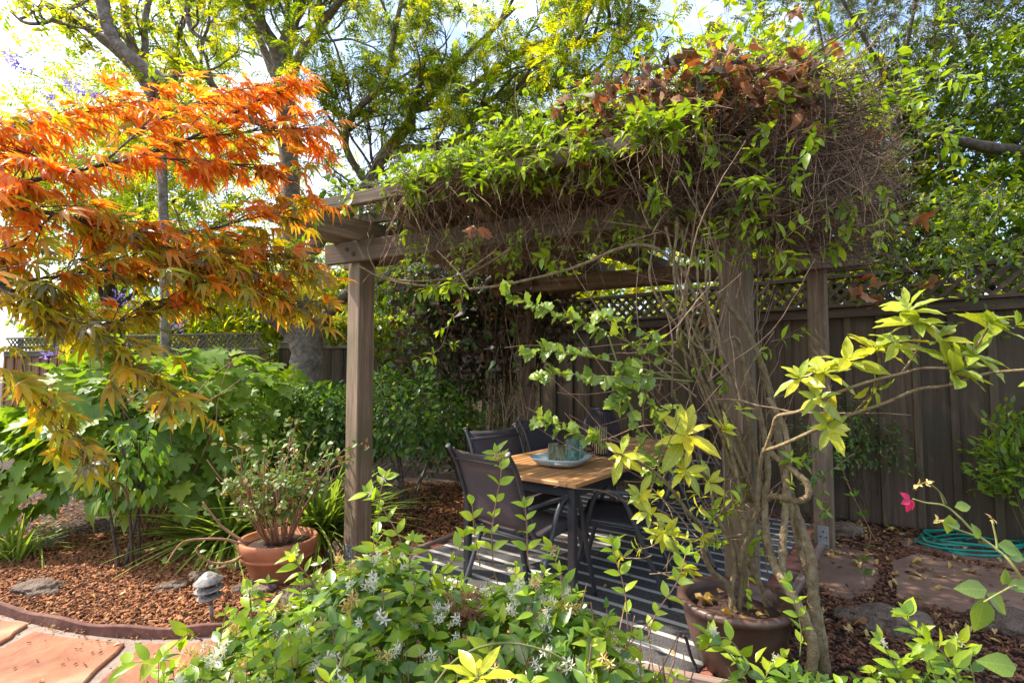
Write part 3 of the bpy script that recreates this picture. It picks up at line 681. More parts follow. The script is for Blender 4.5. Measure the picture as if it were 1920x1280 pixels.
# rafters with scalloped tails
def rafter_mesh(L, h=.14, w=.045):
    prof = [(0, h), (L, h), (L, h * .55), (L - .05, h * .48), (L - .12, h * .25), (L - .2, .0), (.26, 0), (.2, .012), (.16, .05), (.10, .058), (.055, .075), (.0, h * .62)]
    bm = bmesh.new(); a = [bm.verts.new((x, -w / 2, z)) for x, z in prof]; b = [bm.verts.new((x, w / 2, z)) for x, z in prof]; n = len(prof)
    bm.faces.new(a); bm.faces.new(list(reversed(b)))
    for i in range(n): bm.faces.new((a[(i + 1) % n], a[i], b[i], b[(i + 1) % n]))
    bmesh.ops.recalc_face_normals(bm, faces=bm.faces[:]); me = bpy.data.meshes.new('rafter'); bm.to_mesh(me); bm.free(); me.materials.append(M['wood']); return me
LB = (BR - FR).length; rm_ = rafter_mesh(LB + 1.16); rm2_ = rafter_mesh(LB + .88)
for t in (-.035, .02, .24, .45, .67, .92, 1.0):
    ex = .68 if t < .1 else .40; p = FL.lerp(FR, t) - BB * ex; z = 2.125 + .065 * t + .148
    if t == .02: p = FL.lerp(FR, .045) - BB * .70
    X = (BB * (LB + 1.18) + Vector((0, 0, -.02))).normalized(); Y = Vector((-X.y, X.x, 0)).normalized(); Z = X.cross(Y)
    link('rafter', rm_ if t < .1 else rm2_, perg, frame(p + Vector((0, 0, z)), X, Y, Z))
for k in range(6):                                                   # purlins on the rafters
    off = -.40 + k * .42; p = FL + BB * off; q = FR + BB * off; e = .10 + .03 * (k % 3)
    if k == 0:
        a = W(597, 388, 3.42); b = W(1215, 263, 2.55)
        plank('purlin', a, b, .045, .08, M['wood'], perg)
    else:
        a, b = lin(p, q, e, .35); plank('purlin', a + Vector((0, 0, 2.46)), b + Vector((0, 0, 2.50)), .045, .08, M['wood'], perg)

# ================================================================== TABLE
C1 = Vector((.351, 3.0, 0)); C2 = C1 - A * .9; TL = 2.15; TZ = .74
tab = thing('dining_table', 'teak slatted dining table with charcoal metal legs under the pergola', 'table', C1 + Vector((0, 0, RUGZ)))
def tp(u, v, z): return C1 - A * u + B * v + Vector((0, 0, z))        # u across from the near side, v along
for u0 in (.0275, .8725): plank('edge_board', tp(u0, .001, TZ - .012), tp(u0, TL - .001, TZ - .012), .055, .026, M['teak'], tab, .004)
for v0 in (.0, TL - .06): 
    plank('edge_board', tp(.0575, v0 + .03, TZ - .012), tp(.8425, v0 + .03, TZ - .012), .06, .026, M['teak'], tab, .004)
ns = 13; sw = .785 / ns
for i in range(ns):
    u0 = .0575 + sw * (i + .5)
    plank('slat', tp(u0, .063, TZ - .012), tp(u0, TL - .063, TZ - .012), sw - .007, .022, M['teak'], tab, .003)
for u0 in (.05, .85): plank('apron', tp(u0, .07, TZ - .058), tp(u0, TL - .07, TZ - .058), .03, .06, M['metal'], tab, .003)
for v0 in (.05, TL / 2, TL - .05): plank('apron', tp(.068, v0, TZ - .058), tp(.832, v0, TZ - .058), .03, .06, M['metal'], tab, .003)
for u0 in (.05, .85):
    for v0 in (.05, TL - .05):
        X = Vector((0, 0, 1)); link('leg', boxmesh('leg', TZ - .03 - RUGZ, .045, .045, M['metal'], .006), tab, frame(tp(u0, v0, RUGZ), X, A, X.cross(A)))
# ================================================================== CHAIRS
def make_chair(label):
    t = thing('patio_chair', label, 'chair', (0, 0, 0), 0, 'sling chairs around the dining table')
    prof = spline([(0, .25, .405), (0, .215, .438), (0, .0, .425), (0, -.15, .415), (0, -.235, .46), (0, -.30, .64), (0, -.36, .80), (0, -.425, .90)], 4)
    for s in (-1, 1):
        mb = MB(); mb.tube([Vector((s * .245, p.y, p.z)) for p in prof], .0135, sides=10); link('side_frame', mb.mesh('side_frame', M['metal']), t)
        mb = MB(); q = spline([(s * .275, -.30, 0), (s * .275, -.17, .28), (s * .275, -.07, .53), (s * .275, -.01, .605), (s * .275, .07, .615), (s * .275, .13, .57), (s * .275, .20, .30), (s * .275, .28, 0)], 6)
        mb.tube(q, .0145, sides=10); link('leg_frame', mb.mesh('leg_frame', M['metal']), t)
        mb = MB(); mb.tube(spline([(s * .275, .04, .616), (s * .272, -.15, .612), (s * .262, -.29, .60)], 4), .0125, sides=8); link('armrest', mb.mesh('armrest', M['metal']), t)
        for yy, zz in ((-.14, .34), (.185, .36)):
            mb = MB(); mb.tube([Vector((s * .25, yy * .95, .415)), Vector((s * .275, yy, zz))], .01, sides=8); link('bracket', mb.mesh('bracket', M['metal']), t)
        mb = MB(); mb.lathe([(.0001, -.004), (.0165, -.004), (.017, .004), (.0001, .004)], 12); e = prof[-1]; d = (prof[-1] - prof[-3]).normalized()
        link('end_cap', mb.mesh('end_cap', M['lightmetal']), t, frame(Vector((s * .245, e.y, e.z)), Vector((1, 0, 0)), d.cross(Vector((1, 0, 0))), d))
    for yy, zz in ((-.205, .405), (.19, .412), (-.37, .827)):
        mb = MB(); mb.tube([Vector((-.245, yy, zz)), Vector((.245, yy, zz))], .011, sides=8); link('crossbar', mb.mesh('crossbar', M['metal']), t)
    def sheet(ps, name):
        mb = MB(); V = []
        for i, p in enumerate(ps):
            for k in range(5): V.append((-.24 + .12 * k, p.y, p.z + .006 - .012 * math.sin(math.pi * k / 4)))
        n = len(ps); idx = np.arange(n * 5).reshape(n, 5)
        mb.add(V, None, np.stack([idx[:-1, :-1], idx[:-1, 1:], idx[1:, 1:], idx[1:, :-1]], -1).reshape(-1, 4)); me = mb.mesh(name, M['sling'])
        o = link(name, me, t); m = o.modifiers.new('s', 'SOLIDIFY'); m.thickness = .003
    sheet(prof[1:16], 'seat'); sheet(prof[16:-1], 'backrest')
    return t
def place(t, p, face, tilt=0):
    t.location = (p.x, p.y, RUGZ); t.rotation_euler = (0, 0, math.atan2(face.y, face.x) - R(90) + R(tilt))
chairs = [
    ('charcoal sling chair nearest the camera at the head of the table, its back turned', tp(.345, .04, 0), B, -7),
    ('charcoal sling chair on the far long side, the left one beside the climber stems', tp(.70, .52, 0), A, -11),
    ('charcoal sling chair on the far long side, behind the tray and glasses', tp(.92, 1.50, 0), A, 2),
    ('charcoal sling chair pushed under the near long side behind the front table leg', tp(.0, .56, 0), -A, 20),
    ('charcoal sling chair on the near long side farther back, behind the potted shrub leaves', tp(-.08, 1.40, 0), -A, 4),
    ('charcoal sling chair at the far head of the table beyond the lantern', tp(.45, TL + .30, 0), -B, 0)]
proto = make_chair(chairs[0][0])
for i, (lb, p, f, ti) in enumerate(chairs):
    c = proto if i == 0 else copy_tree(proto)
    c['label'] = lb; place(c, p, f, ti)

# ================================================================== THINGS ON THE TABLE
TP = W(1052, 856, 3.62); TP.z = TZ + .002
mb = MB(); mb.lathe([(.0001, .0), (.10, .0), (.145, .012), (.18, .045), (.188, .058), (.182, .058), (.172, .044), (.14, .018), (.09, .010), (.0001, .010)], 48, exp=3.2)
tr = thing('serving_tray', 'pale blue ceramic tray with cut handles on the teak table', 'tray', TP)
TM = Matrix.Translation(TP) @ Matrix.Rotation(PR + .1, 4, 'Z')
link('dish', mb.mesh('dish', M['tray']), tr, TM)
for s in (1, -1):
    mb = MB(); mb.tube(spline([(-.04, 0, 0), (-.03, 0, .004), (.03, 0, .004), (.04, 0, 0)], 4), .009, sides=8)
    ang = R(-95) if s > 0 else R(85)
    d = Vector((math.cos(ang), math.sin(ang), 0)); tang = Vector((-d.y, d.x, 0))
    link('handle', mb.mesh('handle', M['traywhite']), tr, frame(TP + d * .176 + Vector((0, 0, .03)), tang, d, Vector((0, 0, 1))))
def tumbler(p, r, h, mat, name, label, cat, exp=2.0, rz=0, bumps=False):
    t = thing(name, label, cat, p)
    mb = MB(); mb.lathe([(.0001, .0), (r * .9, 0), (r, .006), (r * 1.02, h), (r * .94, h), (r * .90, .010), (.0001, .010)], 32, exp=exp)
    link('body', mb.mesh('body', mat), t, Matrix.Translation(p) @ Matrix.Rotation(rz, 4, 'Z'))
    if bumps:
        mb = MB()
        for j in range(5):
            for k in range(10):
                a = 2 * math.pi * (k + .5 * (j % 2)) / 10; c = Vector((math.cos(a) * r * 1.01, math.sin(a) * r * 1.01, h * (.12 + .19 * j)))
                mb.lathe([(.0001, -.007), (.006, -.004), (.008, 0), (.006, .004), (.0001, .007)], 6, c=tuple(c))
        link('hobnails', mb.mesh('hobnails', mat), t, Matrix.Translation(p))
z = Vector((0, 0, .012))
pz = W(1049, 852, 3.60); tumbler(Vector((pz.x, pz.y, TZ + .014)), .036, .115, M['glass_y'], 'glass_tumbler', 'amber square glass tumbler at the front left of the tray', 'glass', 4, R(20))
pz = W(1038, 846, 3.74); tumbler(Vector((pz.x, pz.y, TZ + .014)), .036, .115, M['glass_y'], 'glass_tumbler', 'amber glass tumbler half hidden behind the front amber one', 'glass', 4, R(-10))
pz = W(1074, 858, 3.58); tumbler(Vector((pz.x, pz.y, TZ + .014)), .043, .17, M['glass_g'], 'glass_vase', 'tall green hobnail glass in the tray, right of the amber tumblers', 'glass', 2, 0, True)
pz = W(1086, 850, 3.74); tumbler(Vector((pz.x, pz.y, TZ + .014)), .043, .17, M['glass_g'], 'glass_vase', 'second green hobnail glass at the back right of the tray', 'glass', 2, 0, True)
LP = W(1127, 848, 4.1); LP.z = TZ + .002
lan = thing('lantern', 'dark cord lantern with open rim holding a ribbed candle on the table', 'lantern', LP)
mb = MB(); H_ = .34
def lr(t): return .125 + .035 * math.sin(t * math.pi * .85 + .25) - .055 * t ** 1.6
for k in range(52):
    a = 2 * math.pi * k / 52; tw = .12
    mb.tube([Vector((lr(t) * math.cos(a + tw * t), lr(t) * math.sin(a + tw * t), H_ * t)) for t in (0, .15, .3, .45, .6, .75, .9, 1)], .0042, sides=4)
link('cords', mb.mesh('cords', M['cage']), lan, Matrix.Translation(LP), kind='stuff')
for t_, nm in ((0, 'base_ring'), (1, 'rim')):
    mb = MB(); r_ = lr(t_); q = [Vector((r_ * math.cos(a), r_ * math.sin(a), H_ * t_)) for a in np.linspace(0, 2 * math.pi, 33)]; mb.tube(q, .009, sides=8); link(nm, mb.mesh(nm, M['cage']), lan, Matrix.Translation(LP))
cd = LP + Vector((0, -.01, .004)); can = thing('candle', 'ribbed cream candle standing inside the dark lantern', 'candle', cd)
mb = MB(); V = []
seg = 48
for z_ in (0, .006, .19, .2):
    for k in range(seg):
        a = 2 * math.pi * k / seg; r_ = (.05 if .001 < z_ < .195 else .045) * (1 + .05 * math.cos(12 * a)); V.append((r_ * math.cos(a), r_ * math.sin(a), z_))
Q = [(i * seg + k, i * seg + (k + 1) % seg, (i + 1) * seg + (k + 1) % seg, (i + 1) * seg + k) for i in range(3) for k in range(seg)]
V.append((0, 0, .198)); mb.add(V, [(3 * seg + k, 3 * seg + (k + 1) % seg, 4 * seg) for k in range(seg)], Q); link('wax', mb.mesh('wax', M['cream']), can, Matrix.Translation(cd))
mb = MB(); mb.tube([Vector((0, 0, .19)), Vector((.002, 0, .215))], .0015, sides=5); link('wick', mb.mesh('wick', M['cage']), can, Matrix.Translation(cd))

# ================================================================== POTS
TPOT = G(521, 1083); TPOT.z = 0
tpot = thing('terracotta_pot', 'round terracotta pot with banded rim on the mulch left of the front post', 'pot', TPOT)
mb = MB(); mb.lathe([(.0001, 0), (.155, 0), (.16, .01), (.205, .150), (.232, .158), (.236, .172), (.226, .180), (.238, .188), (.246, .235), (.248, .262), (.240, .270), (.222, .266), (.214, .22), (.0001, .215)], 56)
link('body', mb.mesh('body', M['terracotta']), tpot, Matrix.Translation(TPOT))
mb = MB(); mb.lathe([(.0001, .232), (.1, .236), (.214, .222)], 32, wob=.01); link('soil', mb.mesh('soil', M['soil']), tpot, Matrix.Translation(TPOT))
BP = Vector((1.02, 2.50, 0)) 
bpot = thing('glazed_pot', 'large brown glazed pot standing at the foot of the front right post', 'pot', BP)
mb = MB(); mb.lathe([(.0001, .03), (.135, .03), (.15, .04), (.195, .14), (.222, .24), (.232, .30), (.248, .306), (.256, .318), (.254, .332), (.242, .342), (.222, .340), (.208, .328), (.203, .30), (.19, .25), (.0001, .25)], 64)
link('body', mb.mesh('body', M['glaze']), bpot, Matrix.Translation(BP))
mb = MB(); mb.lathe([(.0001, .29), (.1, .286), (.204, .272)], 32, wob=.02); link('soil', mb.mesh('soil', M['soil']), bpot, Matrix.Translation(BP))
stand = thing('pot_stand', 'black curved iron pot stand under the large brown glazed pot', 'plant stand', BP)
for k in range(3):
    a = R(195) + k * 2.094; c, s_ = math.cos(a), math.sin(a)
    mb = MB(); mb.tube(spline([(.27 * c, .27 * s_, .20), (.255 * c, .255 * s_, .18), (.235 * c, .235 * s_, .11), (.21 * c, .21 * s_, .05), (.24 * c, .24 * s_, .005)], 5), .007, sides=7)
    link('leg', mb.mesh('leg', M['cage']), stand, Matrix.Translation(BP))
mb = MB(); mb.tube([Vector((.17 * math.cos(a), .17 * math.sin(a), .02)) for a in np.linspace(0, 6.283, 25)], .007, sides=6); link('ring', mb.mesh('ring', M['cage']), stand, Matrix.Translation(BP))

# ================================================================== PATH LIGHT
PLp = G(398, 1165); PLp.z = 0
lt = thing('path_light', 'small weathered pagoda path light stuck in the bark mulch', 'garden light', PLp)
TI = Matrix.Translation(PLp) @ Matrix.Diagonal((.92, .92, 1, 1)) @ Matrix.Rotation(R(-5), 4, 'Y') @ Matrix.Rotation(R(4), 4, 'X')
mb = MB(); mb.tube([Vector((0, 0, -.02)), Vector((0, 0, .115))], .0105, sides=10); link('stem', mb.mesh('stem', M['lightmetal']), lt, TI)
mb = MB(); mb.lathe([(.0105, .095), (.013, .11), (.036, .125), (.038, .135), (.028, .142), (.028, .15), (.0001, .15)], 24); link('socket', mb.mesh('socket', M['bark']), lt, TI)
for z_, r_ in ((.143, .070), (.186, .080)):
    mb = MB(); mb.lathe([(.030, z_ + .004), (r_ * .75, z_ + .002), (r_, z_ - .004), (r_ + .001, z_ - .002), (r_ * .78, z_ + .006), (.030, z_ + .008)], 28); link('louvre', mb.mesh('louvre', M['lightmetal']), lt, TI)
mb = MB(); mb.lathe([(.026, .150), (.026, .225)], 20); link('lens', mb.mesh('lens', M['metal']), lt, TI)
for k in range(3):
    a = k * 2.09; mb = MB(); mb.tube([Vector((.048 * math.cos(a), .048 * math.sin(a), .14)), Vector((.048 * math.cos(a), .048 * math.sin(a), .23))], .0035, sides=5); link('strut', mb.mesh('strut', M['lightmetal']), lt, TI)
mb = MB(); mb.lathe([(.0001, .221), (.076, .221), (.081, .223), (.080, .227), (.054, .243), (.050, .251), (.046, .253), (.020, .272), (.0001, .277)], 28); link('cap', mb.mesh('cap', M['lightmetal']), lt, TI)

# ================================================================== ROCKS, HOSE
def rock(px, py, r, label, fl=.5, seed=0, sx=1.3):
    p = G(px, py); p.z = 0; rr = random.Random(seed); bm = bmesh.new(); bmesh.ops.create_icosphere(bm, subdivisions=4, radius=1)
    from mathutils import noise
    for v in bm.verts:
        c = v.co.copy(); k = 1 + .28 * noise.noise(c * 1.3 + Vector((seed * 7.1, 0, 0))) + .14 * noise.noise(c * 3.7 + Vector((seed, 3, 0))) + .06 * noise.noise(c * 9)
        v.co = Vector((c.x * k * sx, c.y * k, c.z * k * fl)) * r
    me = bpy.data.meshes.new('rock'); bm.to_mesh(me); bm.free(); me.materials.append(M['rock'])
    for f in me.polygons: f.use_smooth = True
    o = link('rock', me, None, Matrix.Translation(p + Vector((0, 0, r * fl * .35))) @ Matrix.Rotation(rr.uniform(-.4, .4), 4, 'Z')); tag(o, label, 'rock', 'lava rocks lying in the mulch')
rock(72, 1108, .11, 'long low rock in the mulch at the far left of the bed', .45, 1, 1.5)
rock(322, 1103, .075, 'flat rock in the mulch just behind the path light', .4, 2, 1.3)
rock(372, 1084, .06, 'dark rock right behind the cap of the path light', .6, 3, 1.1)
rock(480, 1106, .10, 'low rock against the front of the terracotta pot', .4, 4, 1.3)
rock(550, 1128, .085, 'grey rounded rock at the outer corner of the timber edging', .75, 5, 1.0)
rock(452, 1065, .08, 'dark rock left of the terracotta pot under the trailing stems', .55, 6, 1.1)
rock(632, 1050, .11, 'tall brown rock touching the left side of the front left post', .9, 7, .8)
rock(1665, 1168, .16, 'wide flat rock in the mulch on the right, in front of the brown slabs', .35, 8, 1.4)
rock(1905, 1180, .15, 'brown rock at the right picture edge by the slabs', .45, 9, 1.2)
rock(1585, 1000, .12, 'dark rock behind the foot of the rear right post', .6, 10, 1.2)
mb = MB(); pts = []; hc = G(1835, 1030)
for k in range(5 * 26):
    a = k / 26 * 2 * math.pi; r_ = .27 + .03 * math.sin(k * .31) + .02 * math.sin(k * .9); layer = k // 26
    pts.append(hc + Vector((r_ * 1.35 * math.cos(a) + .02 * math.sin(layer * 2.1), r_ * .75 * math.sin(a) + .03 * layer - .04, .02 + .013 * layer + .006 * math.sin(k))))
mb.tube(spline(pts, 3), .0095, sides=8)
tag(link('garden_hose', mb.mesh('garden_hose', M['hose'])), 'coiled teal garden hose lying on the ground under the bright green shrub', 'hose')

# ================================================================== GROUND COVER: chips, fallen leaves
def no_go(x, y):
    if inside(x, y, patio_poly) or inside(x, y, terr_poly): return True
    return False
slabs = [gp([(1538, 1034), (1575, 1024), (1640, 1042), (1648, 1064), (1640, 1100), (1588, 1126), (1545, 1100), (1500, 1100)]), gp([(1672, 1056), (1720, 1040), (1800, 1058), (1900, 1075), (1990, 1160), (1800, 1150), (1680, 1120)]), gp([(1680, 1010), (1760, 1012), (1850, 1040), (1990, 1080), (1790, 1048)])]
cb = MB(); cube = np.array([(-.5, -.5, -.5), (.5, -.4, -.5), (.55, .5, -.5), (-.5, .45, -.5), (-.4, -.35, .5), (.38, -.3, .5), (.42, .4, .5), (-.45, .3, .5)])
CT = np.array([(0, 3, 2), (0, 2, 1), (4, 5, 6), (4, 6, 7), (0, 1, 5), (0, 5, 4), (1, 2, 6), (1, 6, 5), (2, 3, 7), (2, 7, 6), (3, 0, 4), (3, 4, 7)])
def chips(n, x0, x1, y0, y1, smin, smax, avoid=True, dmi=0):
    c = 0; VV = []; TT = []; MM = []
    while c < n:
        x, y = random.uniform(x0, x1), random.uniform(y0, y1)
        if no_go(x, y): c += .2; continue
        sl = any(inside(x, y, s) for s in slabs)
        if sl and random.random() > .03: continue
        L = random.uniform(smin, smax); w = L * random.uniform(.25, .6); h = random.uniform(.003, .008)
        a = random.uniform(0, 6.28); t1, t2 = random.gauss(0, .3), random.gauss(0, .3)
        Rz = np.array(Matrix.Rotation(a, 3, 'Z') @ Matrix.Rotation(t1, 3, 'X') @ Matrix.Rotation(t2, 3, 'Y'))
        v = (cube + rng.uniform(-.12, .12, cube.shape)) * np.array([L, w, h])
        VV.append(v @ Rz.T + np.array([x, y, (.026 if sl else .004) + random.uniform(0, .02)])); c += 1
    V = np.concatenate(VV); k = len(VV); cb.add(V, (CT[None] + (np.arange(k) * 8)[:, None, None]).reshape(-1, 3), None, dmi)
chips(14500, -3.6, -.7, 2.6, 4.5, .012, .038)
chips(3500, -5.5, -1.5, 3.6, 6.0, .02, .05)
chips(9000, -3.6, -.7, 2.6, 4.0, .004, .013)
chips(6500, -1.3, 1.0, 3.9, 6.6, .012, .045, dmi=0)
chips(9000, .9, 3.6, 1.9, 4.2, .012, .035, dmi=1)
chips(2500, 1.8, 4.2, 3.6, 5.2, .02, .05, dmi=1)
VV = []
for k in range(170):                                                   # stray bits on the terrace beside the edging
    e = random.choice(ed); q = e + Vector((random.gauss(0, .12), -abs(random.gauss(.03, .14)), 0)); sc_ = random.uniform(.004, .018)
    v = (cube + rng.uniform(-.12, .12, cube.shape)) * np.array([sc_, sc_ * .4, .003]); Rz = np.array(Matrix.Rotation(random.uniform(0, 6.28), 3, 'Z')); VV.append(v @ Rz.T + np.array([q.x, q.y, .031]))
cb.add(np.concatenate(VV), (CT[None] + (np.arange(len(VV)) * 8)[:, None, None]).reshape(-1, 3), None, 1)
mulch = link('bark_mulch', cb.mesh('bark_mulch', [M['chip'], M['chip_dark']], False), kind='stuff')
tag(mulch, 'red brown bark mulch spread over the planting beds', 'mulch')
lv = Leaves()
for k in range(420):
    x, y = random.uniform(1.7, 4.3), random.uniform(2.2, 5.3)
    if no_go(x, y) or random.random() < .35 * (y < 3.6): continue
    d = rv(); d.z *= .15; u = Vector((random.gauss(0, .25), random.gauss(0, .25), 1)); lv.add((x, y, .03), d, u, random.uniform(.03, .07), random.randrange(3), 0)
for k in range(60):
    x, y = random.uniform(-1.0, 2.6), random.uniform(2.6, 5.8); d = rv(); d.z *= .1; lv.add((x, y, .045), d, (0, 0, 1), random.uniform(.025, .05), random.randrange(3), 0)
for k in range(40):
    x, y = random.uniform(-3.4, -1.2), random.uniform(2.0, 4.0); d = rv(); d.z *= .1; lv.add((x, y, .03), d, (0, 0, 1), random.uniform(.015, .04), random.randrange(3), 0)
fl = thing('fallen_leaves', 'dry yellow and brown leaves scattered over the ground and slabs', 'fallen leaves', (2.6, 3.8, 0))
lv.build(fl, T_DEAD[:2] + T_SIMPLE[:1], [M['fallen']], nobj=0, stuff='scattered_leaves'); fl['kind'] = 'stuff'


# ================================================================== PLANTS
def pxpath(pts, n=6): return spline([W(*p) for p in pts], n)
class Tree:
    def __init__(s): s.mb = MB(); s.tw = MB(); s.tips = []
    def limb(s, pts, r0, r1, sides=8):
        s.mb.tube(pts, r0, r1, sides)
    def grow(s, pts, r0, r1, level, nsub, Ls, wan=.32, up=.05, tmin=.25, sides=8, spread=.9, keep=None):
        (s.mb if r0 > .012 else s.tw).tube(pts, r0, r1, sides if r0 > .012 else (5 if r0 > .006 else 3), cap=False)
        n = len(pts)
        if level == 0:
            for i in range(max(1, n // 3), n): s.tips.append((pts[i], (pts[i] - pts[i - 1]).normalized()))
            return
        for k in range(nsub[0]):
            t = random.uniform(tmin, 1) if k else 1.0
            i = min(n - 1, max(1, int(t * (n - 1)))); p = pts[i]; d = (pts[i] - pts[i - 1]).normalized()
            dd = (d + perp(d) * spread * random.uniform(.6, 1.4) + Vector((0, 0, up))).normalized() if t < 1 else d
            L = Ls[0] * random.uniform(.6, 1.25); r = (r0 + (r1 - r0) * t) * .6
            q = wander(p, dd, L, 7, wan, up * .5)
            if keep and not keep(q[-1]): continue
            s.grow(q, max(.003, r), max(.002, r * .35), level - 1, nsub[1:], Ls[1:], wan, up, .2, 6, spread, keep)
    def fronds(s, lv, per, size, mats, nt=3, droop=.45, jit=.05, side=1.0):
        for p, d in s.tips:
            for _ in range(per if per >= 1 else (1 if random.random() < per else 0)):
                dd = (d * .5 + rv(side) + Vector((0, 0, -droop))); u = Vector((0, 0, 1)) + rv(.5)
                lv.add(p + rv(jit), dd, u, random.uniform(*size), random.randrange(nt), random.choice(mats))
def cloud(lv, c, rad, ncl, per, size, mats, nt=3, clr=.35, droop=.3, low=-1.0):
    c = Vector(c)
    for _ in range(ncl):
        v = rv(); v.z = abs(v.z) if low > -1 and random.random() < .6 else v.z
        r = random.random() ** .45
        cc = c + Vector((v.x * rad[0], v.y * rad[1], v.z * rad[2])) * r
        out = (cc - c).normalized(); m = random.choice(mats)
        for _ in range(per):
            g = Vector(rng.normal(size=3)) * clr; g.z *= .6
            lv.add(cc + g, out * .5 + rv() + Vector((0, 0, -droop)), Vector((0, 0, 1)) + rv(.7), random.uniform(*size), random.randrange(nt), m if random.random() < .7 else random.choice(mats))
def bush(name, label, cat, base, c, rad, n, size, temps, mats, group=None, shell=.6, droop=.3, stems=7, sr=.008, smat='bark_dark', nobj=300, leafname='leaf', mw=None, side=.5, cluster=0):
    t = thing(name, label, cat, base, 0, group); c = Vector(c); lv = Leaves(); mb = MB(); base = Vector(base)
    for k in range(stems):
        v = rv(); v.z = abs(v.z) * .8 + .2; v.y -= .3; tip = c + Vector((v.x * rad[0], v.y * rad[1], v.z * rad[2])) * random.uniform(.7, .95)
        mid = base.lerp(tip, .5) + Vector((tip.x - base.x, tip.y - base.y, 0)) * .12 + rv(.03); st = base + Vector((random.uniform(-.06, .06), random.uniform(-.06, .06), 0))
        sp = spline([st, mid, tip], 7); mb.tube(sp, sr, sr * .4, 6)
        for _ in range(4):
            i = random.randrange(5, len(sp)); q = wander(sp[i], (tip - mid).normalized() + rv(.8), rad[0] * .45, 5, .2); mb.tube(q, sr * .5, sr * .2, 4)
    link('stems', mb.mesh('stems', M[smat]), t)
    def one(p, out, s=1):
        d = out * .6 + rv(side) + Vector((0, 0, -droop)); u = out * .5 + Vector((0, 0, .9)) + rv(.4)
        mi = random.choices(range(len(mats)), weights=mw)[0] if mw else random.randrange(len(mats))
        lv.add(p, d, u, random.uniform(*size) * s, random.randrange(len(temps)), mi)
    k = 0
    while k < n:
        v = rv(); 
        if v.z < -.35: continue
        if v.y > .35 and random.random() < .6: continue
        r = shell + (1 - shell) * random.random() ** .6; bump = 1 + .13 * math.sin(v.x * 7 + v.z * 5) + .08 * math.sin(v.y * 13 + v.x * 11)
        p = c + Vector((v.x * rad[0], v.y * rad[1], v.z * rad[2])) * r * bump
        if p.z < .03: continue
        if cluster:
            for _ in range(cluster): one(p + rv(size[0] * .6), v)
            k += cluster
        else: one(p, v); k += 1
    lv.build(t, temps, [M[m] for m in mats], leafname, nobj); return t

# ---------------------------------------------------------------- big grey tree behind the left post
random.seed(11)
T = Tree(); Y = 7.6
trunk = thing('jacaranda_tree', 'large grey-barked feathery tree forking behind the left pergola post', 'tree', G(577, 875))
def tube_r(mb, pts, rad, n=6, sides=14):
    sp = pxpath(pts, n); rr = np.interp(np.linspace(0, 1, len(sp)), np.linspace(0, 1, len(rad)), rad)
    for i, p in enumerate(sp): 
        rr[i] *= 1 + .06 * math.sin(i * 1.7) + .03 * math.sin(i * 4.1)
    mb.tube(sp, 0, radii=rr, sides=sides); return sp
tube_r(T.mb, [(580, 882, Y), (577, 800, Y), (574, 720, Y), (575, 660, Y), (572, 610, Y), (560, 540, Y), (552, 470, Y), (546, 380, Y), (541, 280, Y), (536, 200, Y - .1), (531, 130, Y - .2)],
       [.34, .26, .225, .22, .24, .17, .15, .14, .135, .14, .15])
L1 = tube_r(T.mb, [(572, 655, Y), (545, 620, Y - .1), (510, 595, Y - .3), (465, 560, Y - .6), (400, 520, Y - .9), (320, 480, Y - 1.2)], [.16, .13, .10, .08, .06, .04])
L2 = tube_r(T.mb, [(583, 650, Y), (600, 610, Y - .1), (622, 578, Y - .3), (655, 548, Y - .5), (720, 520, Y - .8), (760, 470, Y - 1)], [.15, .11, .085, .075, .05, .03])
L3 = tube_r(T.mb, [(555, 520, Y), (600, 450, Y - .1), (650, 395, Y - .3), (690, 348, Y - .5), (720, 293, Y - .7), (767, 233, Y - 1), (773, 207, Y - 1.1), (807, 180, Y - 1.2), (847, 133, Y - 1.4), (907, 73, Y - 1.6), (965, 15, Y - 1.8)],
           [.11, .10, .095, .09, .08, .065, .055, .05, .04, .03, .02])
L4 = tube_r(T.mb, [(718, 296, Y - .7), (750, 281, Y - .8), (800, 278, Y - 1), (850, 268, Y - 1.2), (925, 247, Y - 1.4), (975, 222, Y - 1.5), (1040, 218, Y - 1.6), (1100, 240, Y - 1.8)], [.075, .06, .055, .05, .045, .04, .03, .02])
L5 = tube_r(T.mb, [(530, 140, Y - .2), (515, 90, Y - .3), (490, 45, Y - .4), (450, -20, Y - .6), (400, -90, Y - .8)], [.10, .09, .075, .06, .04])
L6 = tube_r(T.mb, [(532, 130, Y - .2), (540, 70, Y - .3), (560, 10, Y - .5), (590, -70, Y - .8)], [.11, .10, .08, .05])
L7 = tube_r(T.mb, [(538, 180, Y - .1), (560, 110, Y - .3), (600, 55, Y - .5), (640, 0, Y - .9), (700, -60, Y - 1.3)], [.07, .065, .055, .045, .03])
L8 = tube_r(T.mb, [(536, 190, Y - .1), (505, 120, Y + .1), (480, 60, Y + .2), (440, 10, Y + .1)], [.07, .06, .05, .03])
L9 = tube_r(T.mb, [(541, 270, Y), (500, 235, Y - .4), (450, 215, Y - .8), (390, 150, Y - 1.2), (350, 90, Y - 1.5), (330, 40, Y - 1.7)], [.06, .055, .05, .04, .03, .02])
L10 = tube_r(T.mb, [(773, 207, Y - 1.1), (840, 190, Y - 1.3), (930, 130, Y - 1.6), (1010, 80, Y - 2), (1090, 85, Y - 2.2), (1150, 40, Y - 2.4)], [.045, .04, .035, .03, .022, .015])
L11 = tube_r(T.mb, [(690, 348, Y - .5), (650, 280, Y - .8), (660, 220, Y - 1.1), (720, 150, Y - 1.5), (740, 60, Y - 1.8), (760, -30, Y - 2)], [.05, .045, .04, .035, .03, .02])
